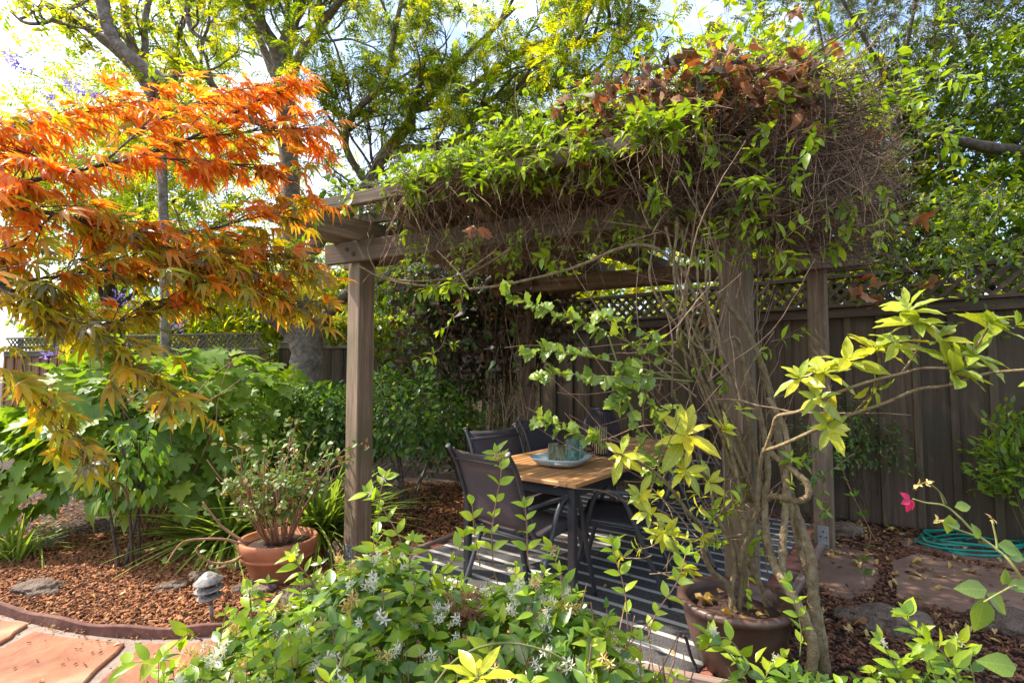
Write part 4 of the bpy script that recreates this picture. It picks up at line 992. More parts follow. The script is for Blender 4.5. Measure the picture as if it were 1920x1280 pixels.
L12 = tube_r(T.mb, [(850, 268, Y - 1.2), (900, 200, Y - 1.5), (960, 170, Y - 1.8), (1050, 140, Y - 2.1), (1120, 150, Y - 2.4)], [.035, .03, .025, .02, .015])
for L, k, l in ((L1, 3, .7), (L2, 6, .9), (L3, 13, 1.2), (L4, 9, .9), (L5, 7, 1.2), (L6, 7, 1.2), (L7, 8, 1.2), (L8, 5, 1.0), (L9, 9, 1.1), (L10, 10, .9), (L11, 10, 1.0), (L12, 8, .8)):
    n = len(L)
    for j in range(k):
        i = int(random.uniform(.25, 1) * (n - 1)); i = max(1, i); d = (L[i] - L[i - 1]).normalized()
        q = wander(L[i], d + perp(d) * random.uniform(.5, 1.3) + Vector((0, -.1, .12)), l * random.uniform(.6, 1.2), 8, .30, .02)
        T.grow(q, .02, .008, 2, [5, 4], [.5, .28], .36, .03, .2)
lv = Leaves()
T.fronds(lv, .95, (.12, .21), [0, 0, 1, 1, 2], 3, .35, .06)
link('trunk', T.mb.mesh('trunk', M['bark']), trunk)
link('twigs', T.tw.mesh('twigs', M['bark_dark']), trunk, kind='stuff')
print('jac fronds', len(lv.P))
lv.build(trunk, T_FROND, [M['tree_g'], M['tree_y'], M['tree_d']], 'frond', 0, 'crown')
# ---------------------------------------------------------------- left tree with the sawn limb
T = Tree(); Y = 5.6
lt_ = thing('pruned_tree', 'pale tree at upper left with a thick curved limb sawn off at its end', 'tree', G(300, 945))
tube_r(T.mb, [(315, 950, 5.4), (312, 700, 5.4), (308, 450, 5.4), (300, 260, 5.4), (288, 185, 5.4), (262, 140, 5.4), (235, 108, 5.4), (195, 75, 5.4), (150, 42, 5.4), (90, 10, 5.4)], [.06, .05, .045, .05, .06, .06, .06, .05, .045, .035])
main = tube_r(T.mb, [(190, -60, 5), (192, -10, 5), (198, 40, 5), (218, 80, 5), (252, 112, 5), (290, 140, 5), (326, 156, 5)], [.05, .055, .058, .055, .055, .052, .05], sides=14)
tube_r(T.mb, [(288, 185, 5.4), (296, 150, 5.2), (292, 142, 5.05)], [.06, .055, .05])
a1 = tube_r(T.mb, [(284, 175, 5.4), (262, 120, 5.5), (246, 80, 5.5), (236, 30, 5.5), (226, -30, 5.5)], [.06, .05, .045, .04, .03])
a2 = tube_r(T.mb, [(268, 130, 5.5), (272, 90, 5.5), (272, 40, 5.5), (285, -30, 5.5)], [.04, .035, .03, .03])
a3 = tube_r(T.mb, [(300, 196, 5.3), (297, 165, 5.2), (330, 142, 5.1), (370, 138, 5), (405, 143, 4.9)], [.02, .018, .016, .013, .01])
a4 = tube_r(T.mb, [(345, -20, 4.8), (352, 30, 4.8), (362, 60, 4.8), (392, 78, 4.8)], [.03, .026, .02, .012])
a5 = tube_r(T.mb, [(20, 22, 5.2), (45, 42, 5.2), (80, 44, 5.2), (120, 30, 5.2), (150, 42, 5.4)], [.01, .015, .018, .02, .025])
for L, k in ((main[:14], 2), (a1, 5), (a2, 4), (a3, 5), (a4, 6), (a5, 6)):
    n = len(L)
    for j in range(k):
        i = max(1, int(random.uniform(.05, .95) * (n - 1))); d = (L[i] - L[i - 1]).normalized()
        q = wander(L[i], d * .6 + perp(d) * random.uniform(.5, 1.3) + Vector((0, 0, .15)), random.uniform(.35, .8), 8, .33, .0)
        T.grow(q, .014, .005, 1, [5], [.3], .4, .0, .2)
lv = Leaves(); T.fronds(lv, .5, (.05, .10), [0, 1, 1], 3, .2, .05)
link('trunk', T.mb.mesh('trunk', M['bark']), lt_); link('twigs', T.tw.mesh('twigs', M['bark_dark']), lt_, kind='stuff')
lv.build(lt_, T_SPRIG, [M['tree_g'], M['tree_y']], 'leaf', 0, 'crown')
# ---------------------------------------------------------------- trees beyond the fences
def fartree(name, label, x, y, h, rad, ncl, per, size, mats, temps, group='trees beyond the fences', clr=.35, tr=.14, bm_='bark_dark', extra=None):
    t = thing(name, label, 'tree', (x, y, 0), 0, group); mb = MB(); lv = Leaves()
    top = Vector((x, y, h)); mb.tube(spline([(x, y, 0), (x + .15, y, h * .4), (x - .1, y, h * .8)], 6), tr, tr * .5, 10)
    for k in range(9):
        v = rv(); v.z = abs(v.z) * .5 + .1; s = Vector((x, y, h * random.uniform(.35, .75))); e = Vector((x, y, h)) + Vector((v.x * rad[0], v.y * rad[1], (v.z - .3) * rad[2])) * .85
        mb.tube(spline([s, s.lerp(e, .5) + rv(.25), e], 6), tr * .35, .012, 6)
    cloud(lv, (x, y, h), rad, ncl, per, size, list(range(len(mats))), len(temps), clr)
    if extra: extra(lv, len(mats) - 1)
    link('trunk', mb.mesh('trunk', M[bm_]), t); lv.build(t, temps, [M[m] for m in mats], 'leaf', 0, 'crown'); return t
fartree('leafy_tree', 'yellow green feathery tree with violet blossom behind the maple at far left', -7.0, 9.2, 4.6, (2.9, 1.6, 2.4), 330, 9, (.22, .42), ['tree_y', 'tree_g', 'tree_y'], T_FROND, clr=.32)
pf = thing('violet_blossom', 'clusters of violet blossom in the feathery tree above the maple', 'blossom', W(150, 160, 8)); pf['label'] = 'violet blossom clusters hanging in the feathery tree just above the maple'
lv = Leaves()
for px, py, k in ((30, 118, 14), (22, 105, 10), (130, 155, 12), (180, 178, 22), (150, 172, 14), (100, 185, 12), (40, 130, 10), (225, 555, 12), (250, 570, 8), (120, 640, 14), (95, 660, 14), (335, 610, 8), (960, 90, 6), (985, 140, 5)):
    c = W(px, py, random.uniform(6.6, 7.2))
    for _ in range(k * 3): lv.add(c + rv(random.uniform(0, .14)), rv(), rv(), random.uniform(.035, .07), random.randrange(3), 0)
lv.build(pf, T_SMALL + T_SMALL[:1], [M['purple']], 'petal', 0, 'petals'); pf['kind'] = 'stuff'
fartree('leafy_tree', 'tall bright yellow green tree rising behind the rear fence at picture centre', 1.4, 13.5, 5.2, (3.8, 2, 2.9), 240, 9, (.22, .42), ['tree_y', 'tree_g', 'tree_g'], T_FROND, clr=.42)
fartree('leafy_tree', 'mid green tree behind the rear fence left of the grey trunk', -4.2, 13.0, 3.8, (3.0, 1.6, 2.6), 190, 9, (.22, .42), ['tree_g', 'tree_y', 'tree_d'], T_FROND, clr=.40)
fartree('leafy_tree', 'bright tree glowing yellow behind the top right of the pergola', 4.4, 10.0, 5.6, (2.6, 1.6, 2.4), 200, 9, (.14, .26), ['tree_y', 'tree_g', 'tree_y'], T_SPRIG, clr=.38)
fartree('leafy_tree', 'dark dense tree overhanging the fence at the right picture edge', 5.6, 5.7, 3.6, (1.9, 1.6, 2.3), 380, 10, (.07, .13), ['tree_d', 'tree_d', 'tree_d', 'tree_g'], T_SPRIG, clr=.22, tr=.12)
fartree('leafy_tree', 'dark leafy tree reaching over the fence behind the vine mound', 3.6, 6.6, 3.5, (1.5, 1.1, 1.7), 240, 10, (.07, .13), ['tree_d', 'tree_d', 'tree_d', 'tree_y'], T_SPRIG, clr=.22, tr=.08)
fartree('leafy_tree', 'brown green feathery conifer in the top right corner above the vine', 4.9, 6.3, 5.7, (2.4, 1.6, 2.1), 460, 10, (.10, .2), ['conifer', 'conifer', 'tree_d'], T_FROND, clr=.25, tr=.1)
mb = MB(); tube_r(mb, [(2050, 300, 4.9), (1920, 285, 4.9), (1850, 276, 4.85), (1790, 262, 4.8), (1740, 250, 4.8)], [.07, .055, .05, .04, .025])
lb = thing('tree_limb', 'bare dark limb crossing the foliage at the right picture edge', 'branch', W(1920, 285, 4.9)); link('wood', mb.mesh('wood', M['bark_dark']), lb)
# hedges that fill the view through the lattice
def hedge(label, segs, zr, mats, n, size, temps=T_SPRIG):
    t = thing('hedge', label, 'hedge', (segs[0][0], segs[0][1], 0), 0, 'hedges beyond the fences'); lv = Leaves(); mb = MB()
    for k in range(n):
        i = random.randrange(len(segs) - 1); a, b = segs[i], segs[i + 1]; u = random.random()
        x = a[0] + (b[0] - a[0]) * u; y = a[1] + (b[1] - a[1]) * u; z = zr[0] + (zr[1] - zr[0]) * random.random() ** .8 * (1 + .15 * math.sin(x * 1.7) + .1 * math.sin(x * 4.3))
        p = Vector((x + random.gauss(0, .25), y + random.gauss(0, .35), z)); lv.add(p, rv() + Vector((0, -.2, -.2)), Vector((0, -.3, 1)) + rv(.6), random.uniform(*size), random.randrange(len(temps)), random.randrange(len(mats)))
    for k in range(14):
        u = random.random(); a, b = segs[0], segs[-1]; x = a[0] + (b[0] - a[0]) * u; y = a[1] + (b[1] - a[1]) * u
        mb.tube(wander((x, y, 0), (0, 0, 1), zr[1] * .85, 8, .12), .03, .01, 6)
    link('stems', mb.mesh('stems', M['bark_dark']), t); lv.build(t, temps, [M[m] for m in mats], 'leaf', 0, 'foliage'); return t
hedge('yellow green sunlit hedge seen through the lattice behind the table', [(-.5, 9.6), (2.2, 7.6), (4.2, 6.6)], (.6, 2.9), ['tree_y', 'tree_y', 'tree_g'], 2400, (.12, .24))
hedge('green hedge behind the rear fence either side of the front left post', [(-5.0, 11.9), (-1.5, 11.8), (1.2, 10.6)], (.5, 3.6), ['tree_g', 'tree_y', 'tree_d'], 3200, (.13, .26))
hedge('hedge and shrubs beyond the reddish fence at far left', [(-12, 13.5), (-8, 12.6), (-5.0, 11.9)], (.5, 3.4), ['tree_y', 'tree_g', 'tree_y'], 2200, (.16, .30))
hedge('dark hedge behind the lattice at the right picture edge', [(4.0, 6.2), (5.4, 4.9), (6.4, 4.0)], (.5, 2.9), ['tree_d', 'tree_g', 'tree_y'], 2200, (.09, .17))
ob = thing('overhanging_branch', 'dense leafy sprays hanging over the lattice between the rear right post and picture edge', 'branch', (3.2, 4.5, 2.3)); mb = MB(); lv = Leaves()
for k in range(70):
    st = W(random.uniform(1640, 1930), random.uniform(330, 500), random.uniform(3.9, 4.4)); q = wander(st, (random.gauss(-.3, .5), random.gauss(0, .4), -.35), random.uniform(.25, .6), 7, .2, -.05); mb.tube(q, .004, .0015, 4, cap=False)
    for i in range(2, len(q)):
        for _ in range(3): lv.add(q[i] + rv(.03), rv() + Vector((0, 0, -.3)), Vector((0, -.2, 1)) + rv(.6), random.uniform(.04, .075), random.randrange(3), random.choice((0, 0, 1)))
link('twigs', mb.mesh('twigs', M['bark_dark']), ob); lv.build(ob, T_SIMPLE, [M['tree_d'], M['tree_g']], 'leaf', 200, 'foliage')
fc = thing('fence_creeper', 'yellow green creeper covering the rear fence lattice right of the left post', 'creeper', (-1.5, 10.5, 0)); lv = Leaves(); mb = MB()
for k in range(1500):
    x = random.uniform(-4.4, .6); z = 2.45 - abs(random.gauss(0, .35)) * (1.2 if x > -2.8 else .6); lv.add((x, 10.5 + random.gauss(0, .08), z), rv() + Vector((0, -.3, -.3)), Vector((0, -.7, .6)) + rv(.5), random.uniform(.08, .15), random.randrange(3), random.choice((0, 1)))
for k in range(16): mb.tube(wander((random.uniform(-4.2, .5), 10.5, 0), (0, 0, 1), 2.2, 9, .15), .012, .004, 5)
link('stems', mb.mesh('stems', M['bark_dark']), fc); lv.build(fc, T_SPRIG, [M['tree_y'], M['tree_g']], 'leaf', 0, 'foliage')
# creeper on rear fence
hs = thing('neighbour_house', 'pale rendered house with a blue roof glimpsed behind the maple leaves', 'house', (-9.5, 15.2, 0))
mb = MB(); mb.box((-9.5, 16.5, 1.6), (7, 3, 3.2)); link('wall', mb.mesh('wall', M['house'], False), hs)
mb = MB(); mb.add([(-13.3, 14.7, 3.15), (-5.7, 14.7, 3.15), (-5.7, 18.3, 3.15), (-13.3, 18.3, 3.15), (-12.5, 16.5, 4.2), (-6.5, 16.5, 4.2)], [(0, 4, 3), (1, 2, 5)], [(0, 1, 5, 4), (2, 3, 4, 5), (0, 3, 2, 1)]); link('roof', mb.mesh('roof', M['blue'], False), hs)
for k in range(3):
    x = -11.6 + k * 2.1; mb = MB(); mb.box((x, 14.985, 2.0), (1.0, .05, 1.1)); f = link('window', mb.mesh('window', M['traywhite'], False), hs)
    mb = MB(); mb.box((x, 14.955, 2.0), (.86, .02, .96)); link('pane', mb.mesh('pane', M['metal'], False), f)

# ---------------------------------------------------------------- shrubs between the bed and the rear fence
random.seed(5)
bush('hydrangea', 'large oakleaf hydrangea with lobed leaves filling the left of the bed', 'shrub', (-3.0, 4.5, 0), (-3.15, 4.75, .66), (1.25, .85, .88), 900, (.11, .20), T_OAK, ['hydra'], shell=.72, droop=.55, stems=12, sr=.012, smat='stem_red', side=.35)
bush('hydrangea', 'second lobed hydrangea behind, its yellow-green top under the reddish fence', 'shrub', (-3.1, 5.7, 0), (-3.1, 5.7, .66), (1.15, .6, .70), 520, (.11, .19), T_OAK, ['hydra', 'vine'], shell=.75, droop=.35, stems=8, sr=.012, smat='stem_red', side=.4, nobj=200, mw=[2, 1])
bush('camellia', 'dark glossy camellia between the grey trunk and the left post', 'shrub', (-2.0, 6.1, 0), (-2.0, 6.1, .60), (.75, .5, .60), 1400, (.07, .11), T_SIMPLE, ['camellia', 'camellia', 'vine'], group='glossy dark shrubs', shell=.7, nobj=250, mw=[5, 2, 1])
bush('camellia', 'dark glossy camellia just right of the front left post', 'shrub', (-1.02, 5.2, 0), (-1.0, 5.2, .80), (.60, .45, .56), 1700, (.065, .10), T_SIMPLE, ['camellia', 'citrus', 'small'], group='glossy dark shrubs', shell=.65, stems=6, nobj=300, mw=[5, 3, 1], sr=.012, smat='bark')
bush('camellia', 'glossy shrub left of the front left post, below the grey trunk', 'shrub', (-1.85, 5.0, 0), (-1.78, 5.0, .76), (.42, .4, .48), 1100, (.065, .10), T_SIMPLE, ['camellia', 'citrus'], group='glossy dark shrubs', shell=.6, nobj=250, mw=[2, 1])
bush('leafy_shrub', 'airy small-leaved green shrub behind the terracotta pot', 'shrub', (-2.15, 4.75, 0), (-2.12, 4.75, .78), (.48, .35, .52), 2600, (.025, .045), T_SMALL, ['small', 'small'], shell=.3, nobj=150, stems=14, sr=.004)
bush('nandina', 'feathery nandina with narrow bright leaves behind the empty chairs', 'shrub', (-.45, 5.6, 0), (-.42, 5.55, .92), (.62, .4, .60), 2200, (.045, .075), [t_leaf(.28, .3, .3, 2), t_leaf(.22, .3, .2, 2)], ['small', 'camellia', 'tree_y'], shell=.45, nobj=200, stems=14, sr=.005, droop=.1, mw=[3, 2, 1])
bush('leafy_shrub', 'dark low shrub at the back of the bed near the far chairs', 'shrub', (-.55, 6.3, 0), (-.5, 6.3, .4), (.8, .4, .5), 1100, (.06, .09), T_SIMPLE, ['camellia'], shell=.6, nobj=100)
bush('citrus_shrub', 'young citrus with drooping glossy leaves on one thin stem', 'shrub', G(240, 1066), G(243, 1066) + Vector((0, .0, .58)), (.22, .2, .46), 200, (.07, .115), T_JAS, ['citrus', 'vine'], shell=.35, droop=.9, stems=4, sr=.012, smat='bark_dark', nobj=170, mw=[3, 1])
bush('leafy_shrub', 'sparse small-leaved shrub against the dark fence on the right', 'shrub', (3.25, 4.95, 0), (3.15, 4.8, .66), (.72, .3, .50), 1500, (.035, .06), T_SMALL, ['camellia', 'small'], shell=.1, nobj=200, stems=16, sr=.004)
bush('leafy_shrub', 'bright upright green shrub above the coiled hose', 'shrub', (3.95, 4.1, 0), (3.92, 4.08, .55), (.42, .3, .55), 1000, (.06, .10), [t_leaf(.42, .3, .2, 3), t_leaf(.36, .4, .3, 3)], ['small', 'vine'], shell=.2, nobj=300, stems=16, sr=.004, droop=-.3, smat='stem_green')
# grassy clumps
def clump(label, px, py, n, L, seed, spread=1.0):
    random.seed(seed); base = G(px, py); t = thing('grass_clump', label, 'grass clump', base, 0, 'strappy clumps behind the terracotta pot'); lv = Leaves()
    for k in range(n):
        a = random.uniform(0, 6.28); lean = random.uniform(.15, 1.1) * spread; d = Vector((math.cos(a) * lean, math.sin(a) * lean, 1)); out = Vector((math.cos(a), math.sin(a), 0))
        lv.add(base + Vector((random.gauss(0, .06), random.gauss(0, .06), 0)), d, Vector((0, 0, 1)) * .5 - out * -1 + rv(.15) if False else (Vector((0, 0, 1)) - out * .1 + rv(.1)), random.uniform(*L), random.randrange(3), 0)
    lv.build(t, T_BLADE, [M['grass']], 'blade', 300, 'blades'); return t
clump('strappy green clump between the citrus and the terracotta pot', 430, 1020, 420, (.45, .85), 1, 1.6)
clump('strappy clump with long arching blades right behind the terracotta pot', 600, 1012, 420, (.4, .85), 2, 1.0)
clump('small dark strappy clump at the left edge under the hydrangea', 20, 1050, 120, (.25, .5), 3)
# plant in terracotta pot
random.seed(21)
gt = thing('geranium', 'woody geranium with red buds growing in the terracotta pot', 'potted plant', TPOT + Vector((0, 0, .24))); mb = MB(); lv = Leaves(); fv = Leaves()
for k in range(34):
    a = random.uniform(0, 6.28); st = TPOT + Vector((math.cos(a) * .07, math.sin(a) * .07, .23)); L = random.uniform(.35, .75)
    q = wander(st, (math.cos(a) * .42 - .08, math.sin(a) * .42, 1), L, 7, .14, .02); mb.tube(q, .006, .003, 5)
    for b in range(4):
        i = random.randrange(3, 8); q2 = wander(q[i], (q[i] - q[i - 1]).normalized() + rv(.7), random.uniform(.08, .2), 4, .25); mb.tube(q2, .003, .0015, 4)
        for c_ in range(7): lv.add(q2[random.randrange(1, 5)] + rv(.018), rv() + Vector((0, -.2, .1)), Vector((0, -.4, 1)) + rv(.5), random.uniform(.032, .058), random.randrange(2), 0)
        if random.random() < .22: fv.add(q2[-1], Vector((0, 0, 1)) + rv(.3), rv(), random.uniform(.02, .03), random.randrange(3), 0)
for path_ in ([(470, 1030, 3.5), (430, 1012, 3.45), (380, 1010, 3.4), (340, 1018, 3.35), (310, 1060, 3.3)], [(470, 1030, 3.5), (440, 1050, 3.4), (400, 1055, 3.35), (370, 1035, 3.3), (372, 1022, 3.3)], [(465, 1020, 3.5), (420, 990, 3.5), (395, 960, 3.5), (380, 940, 3.5)], [(470, 1030, 3.5), (430, 1058, 3.35), (402, 1066, 3.3)]):
    q = pxpath(path_, 5); mb.tube(q, .010, .005, 7)
    for b in range(6): lv.add(q[random.randrange(len(q) // 2, len(q))] + rv(.02), rv(), Vector((0, 0, 1)) + rv(.5), random.uniform(.03, .05), random.randrange(2), 0)
link('stems', mb.mesh('stems', M['stem_red']), gt); lv.build(gt, T_ROUND, [M['geranium']], 'leaf', 300); fv.build(gt, T_FLOWER, [M['red']], 'flower', 60)

# ---------------------------------------------------------------- vine on the pergola
random.seed(31)
vn = thing('climbing_vine', 'tangled climbing vine heaped over the pergola with fresh and dead leaves', 'vine', (1.55, 2.35, 0))
tg = MB(); lv = Leaves(); dv = Leaves()
def prof_top(t): return float(np.interp(t, [-.1, .1, .35, .6, .75, .9, 1.1, 1.25, 1.45], [2.44, 2.47, 2.55, 2.66, 2.78, 2.89, 2.88, 2.74, 2.42]))
def prof_bot(t): return float(np.interp(t, [-.1, .1, .4, .7, .9, 1.1, 1.3, 1.45], [2.44, 2.42, 2.41, 2.34, 2.18, 2.06, 2.02, 2.3]))
def vpoint():
    while True:
        t = random.uniform(.10, 1.21); 
        if random.random() < .15 + .85 * min(1, t / .7): break
    off = random.uniform(-.42, .35) if t < .7 else random.uniform(-.42, 1.0)
    z = random.uniform(prof_bot(t), prof_top(t)) 
    return t, FL.lerp(FR, t) + BB * off + Vector((0, 0, z))
for k in range(8200):
    t, p = vpoint()
    if t < .62 and random.random() < .42: continue; d = rv(); d.z = d.z * .8 - (.5 if random.random() < .35 else 0); L = random.uniform(.12, .5) * random.choice((1, 1, 1.5))
    q = wander(p, d, L, 7, random.uniform(.25, .6), random.choice((-.22, -.1, 0, .08))); rr = random.uniform(.0014, .0034)
    if min(v.z for v in q) < 1.95: continue
    tg.tube(q, rr, rr * .6, 3, mi=0 if random.random() < .7 else 1, cap=False)
for k in range(340):                                                  # dangling ends in front of the beam
    t = random.uniform(.12, 1.35) ** .8; p = FL.lerp(FR, min(t, 1.4)) + BB * random.uniform(-.35, -.08) + Vector((0, 0, random.uniform(2.2, 2.42)))
    q = wander(p, (random.gauss(0, .5), random.gauss(0, .3), -1), random.uniform(.15, .5), 7, .22, -.06); tg.tube(q, .0022, .001, 3, cap=False)
for k in range(900):                                                  # dry strands hanging down the right-hand end of the heap
    t = random.uniform(.8, 1.23); z = random.uniform(2.25, prof_top(t) - .05); p = FL.lerp(FR, t) + BB * random.uniform(-.44, .7) + Vector((0, 0, z))
    q = wander(p, (random.gauss(0, .5), random.gauss(0, .5), random.choice((-1, -1, .7))), random.uniform(.2, .6), 8, random.uniform(.15, .45), -.12)
    if min(v.z for v in q) < 1.93: continue
    tg.tube(q, random.uniform(.0018, .0034), .0012, 3, cap=False)
for k in range(130):                                                  # free shoots above the mound
    t = random.uniform(.55, 1.35); p = FL.lerp(FR, t) + BB * random.uniform(-.3, .5) + Vector((0, 0, prof_top(t) - .1))
    q = wander(p, (random.gauss(-.1, .5), random.gauss(0, .5), 1), random.uniform(.2, .65), 8, .2, -.03); tg.tube(q, .0026, .001, 3, cap=False)
    for i in range(3, len(q)):
        if random.random() < .6:
            for s in (1, -1): lv.add(q[i], (q[i] - q[i - 1]).normalized() * .5 + perp((0, 0, 1)) * .9, Vector((0, -.2, 1)) + rv(.5), random.uniform(.045, .085), random.randrange(3), random.choice((0, 0, 1)))
def sprig(p, d, L, size, lvx, mbx, m=(0,), r=.0018, nt=3, n=6, g=0., pairs=True, wan=.16, opp=2):
    q = wander(p, d, L, n, wan, g); mbx.tube(q, r, r * .6, 4, cap=False)
    for i in range(1, len(q)):
        ax = (q[i] - q[i - 1]).normalized(); s0 = perp(ax)
        for k in range(opp):
            s = s0 if k == 0 else (-s0 if k == 1 else ax.cross(s0))
            lvx.add(q[i], ax * .55 + s + Vector((0, 0, -.12)), Vector((0, -.25, 1)) + rv(.45), random.uniform(*size) * (1 - .3 * (i == len(q) - 1)), random.randrange(nt), random.choice(m))
    lvx.add(q[-1], (q[-1] - q[-2]), Vector((0, -.3, 1)) + rv(.3), size[0] * .8, random.randrange(nt), random.choice(m)); return q
for k in range(480):                                                  # leafy shoots over the face of the heap
    t, p = vpoint(); 
    if t > .72 and random.random() < .74: continue
    if t < .3 and random.random() < .75: continue
    t2 = t; p = FL.lerp(FR, t2) + BB * random.uniform(-.44, -.30) + Vector((0, 0, random.uniform(prof_bot(t2) + .0, prof_top(t2))))
    sprig(p, (random.gauss(-.2, .5), -.6, random.gauss(.35, .5)), random.uniform(.08, .2), (.05, .092), lv, tg, (0, 0, 1), n=3)
for k in range(170):
    t = random.uniform(.14, .8); p = FL.lerp(FR, t) + BB * random.uniform(-.48 if t > .34 else -.22, .3) + Vector((0, 0, prof_top(t) - .03))
    sprig(p, (random.gauss(0, .5), random.gauss(-.3, .4), 1), random.uniform(.07, .18), (.05, .085), lv, tg, (0, 0, 1), n=3)
for k in range(60):
    t = random.uniform(.25, 1.3); p = FL.lerp(FR, t) + BB * -.25 + Vector((0, 0, random.uniform(2.1, 2.3)))
    sprig(p, (random.gauss(0, .4), -.3, -1), random.uniform(.1, .28), (.04, .075), lv, tg, (0, 0, 1), n=4)
for px, py, Y, dx in ((820, 530, 3.2, .1), (855, 520, 3.1, -.15), (560, 395, 3.3, .3), (600, 380, 3.3, -.3), (1040, 480, 2.9, 0), (1390, 400, 2.5, .2), (1455, 460, 2.45, .2), (1420, 330, 2.4, -.2), (1350, 460, 2.5, -.3), (1530, 470, 2.6, .3), (1240, 360, 2.6, .1), (1760, 260, 3, .5), (1700, 180, 3, .5), (1780, 140, 3, .4)):
    for _ in range(3): sprig(W(px, py, Y), (dx + random.gauss(0, .3), -.2, random.gauss(-.3, .4)), random.uniform(.08, .18), (.055, .095), lv, tg, (0, 1), n=3)
q = pxpath([(850, 505, 3.1), (868, 560, 3.1), (845, 600, 3.1), (828, 650, 3.1), (800, 665, 3.1)], 5); tg.tube(q, .003, .0015, 5)
for i in range(5, len(q), 3): sprig(q[i], (random.gauss(0, .5), -.3, -.3), .07, (.05, .075), lv, tg, (0, 1), n=2)
for k in range(620):                                                  # dead leaves on top of the heap
    t = random.uniform(.72, 1.2); z = prof_top(t) - abs(random.gauss(0, .17)) + .03
    p = FL.lerp(FR, t) + BB * random.uniform(-.56, -.05) + Vector((0, 0, z)); dv.add(p, rv() + Vector((0, 0, -.6)), rv(), random.uniform(.03, .09), random.randrange(3), random.choice((0, 0, 0, 1)))
for px, py in ((1640, 520), (1610, 540), (1740, 525), (1655, 560), (1715, 410), (1430, 290), (1360, 130), (1565, 90), (1370, 90), (1325, 205), (1300, 150), (1480, 30), (1350, 90), (890, 430), (1075, 300), (1640, 250), (1330, 590), (1370, 800), (1615, 545)):
    for _ in range(3): dv.add(W(px, py, 2.75) + rv(.02), rv() + Vector((0, 0, -.8)), rv(), random.uniform(.05, .08), random.randrange(3), 0)
for k in range(95):                                                  # shoots lying over the front purlin
    u = random.uniform(.30, 1.1); c = W(597, 388, 3.42).lerp(W(1215, 263, 2.55), u) + Vector((0, -.04, random.uniform(-.05, .07)))
    sprig(c, (random.gauss(0, .6), -.5, random.gauss(.1, .5)), random.uniform(.08, .2), (.05, .09), lv, tg, (0, 0, 1), n=3)
    for _ in range(3): tg.tube(wander(c + rv(.04), rv() + Vector((0, 0, -.4)), random.uniform(.15, .4), 6, .28, -.06), .0026, .0012, 3, cap=False)
for k in range(55):                                                   # crossing shoots in front of the post
    st = W(random.uniform(1190, 1440), random.uniform(420, 1000), random.uniform(2.45, 2.75)); q = wander(st, (random.gauss(-.3, .6), random.gauss(0, .3), random.gauss(.5, .7)), random.uniform(.4, 1.0), 10, .16)
    tg.tube(q, random.uniform(.003, .0055), .0015, 5, cap=False)
def vs(pts, r0, r1, mat=None, n=8, sides=9, name='stem'):
    sp = pxpath(pts, n); mb = MB(); rr = np.linspace(r0, r1, len(sp)); rr = rr * (1 + .10 * np.sin(np.arange(len(sp)) * 1.3) + .05 * np.sin(np.arange(len(sp)) * 3.1))
    mb.tube(sp, 0, radii=rr, sides=sides); link(name, mb.mesh(name, M[mat or 'vinebark']), vn); return sp
vs([(1545, 1262, 2.30), (1530, 1200, 2.30), (1526, 1150, 2.31), (1524, 1100, 2.33), (1521, 1050, 2.36), (1508, 1005, 2.42), (1492, 960, 2.5), (1478, 920, 2.55), (1466, 860, 2.6), (1455, 790, 2.62), (1440, 720, 2.64), (1415, 650, 2.66), (1380, 590, 2.68), (1340, 545, 2.7)], .027, .012, sides=12)
vs([(1520, 1262, 2.28), (1524, 1210, 2.27), (1505, 1150, 2.28), (1478, 1105, 2.33), (1455, 1065, 2.4), (1442, 1030, 2.5), (1436, 990, 2.62), (1434, 940, 2.7), (1440, 880, 2.72), (1430, 800, 2.72), (1400, 700, 2.72), (1372, 640, 2.72)], .023, .011, sides=12)
vs([(1550, 1260, 2.34), (1540, 1180, 2.36), (1522, 1100, 2.40), (1505, 1050, 2.44), (1493, 1000, 2.48), (1482, 950, 2.5), (1474, 900, 2.52)], .018, .012)
vs([(1466, 1075, 2.4), (1468, 1020, 2.42), (1472, 960, 2.44), (1474, 900, 2.46), (1478, 860, 2.5), (1470, 800, 2.55), (1440, 745, 2.6)], .017, .012)
vs([(1440, 935, 2.55), (1452, 930, 2.5), (1478, 936, 2.42), (1500, 939, 2.36), (1515, 928, 2.33), (1513, 906, 2.34), (1492, 886, 2.42), (1470, 868, 2.5), (1448, 850, 2.58), (1438, 820, 2.62)], .015, .013, sides=12)
vs([(880, 542, 3.0), (940, 535, 2.95), (1000, 522, 2.9), (1060, 507, 2.82), (1110, 488, 2.75), (1150, 470, 2.7), (1200, 459, 2.66), (1240, 472, 2.64), (1280, 510, 2.64), (1305, 560, 2.64), (1335, 620, 2.66), (1360, 680, 2.68)], .007, .012, n=6)
vs([(672, 498, 3.55), (720, 522, 3.45), (790, 535, 3.3), (850, 530, 3.2), (905, 500, 3.1), (960, 465, 2.95)], .005, .008)
vs([(700, 440, 3.6), (690, 470, 3.55), (715, 515, 3.45), (780, 527, 3.35), (860, 515, 3.15), (930, 470, 3.0)], .004, .006)
vs([(880, 542, 3.0), (868, 522, 3.02), (850, 500, 3.05), (820, 470, 3.1)], .005, .004)
srcs = [(1420, 1050, 2.72), (1425, 980, 2.7), (1410, 940, 2.72), (1432, 900, 2.72), (1418, 1085, 2.68)]
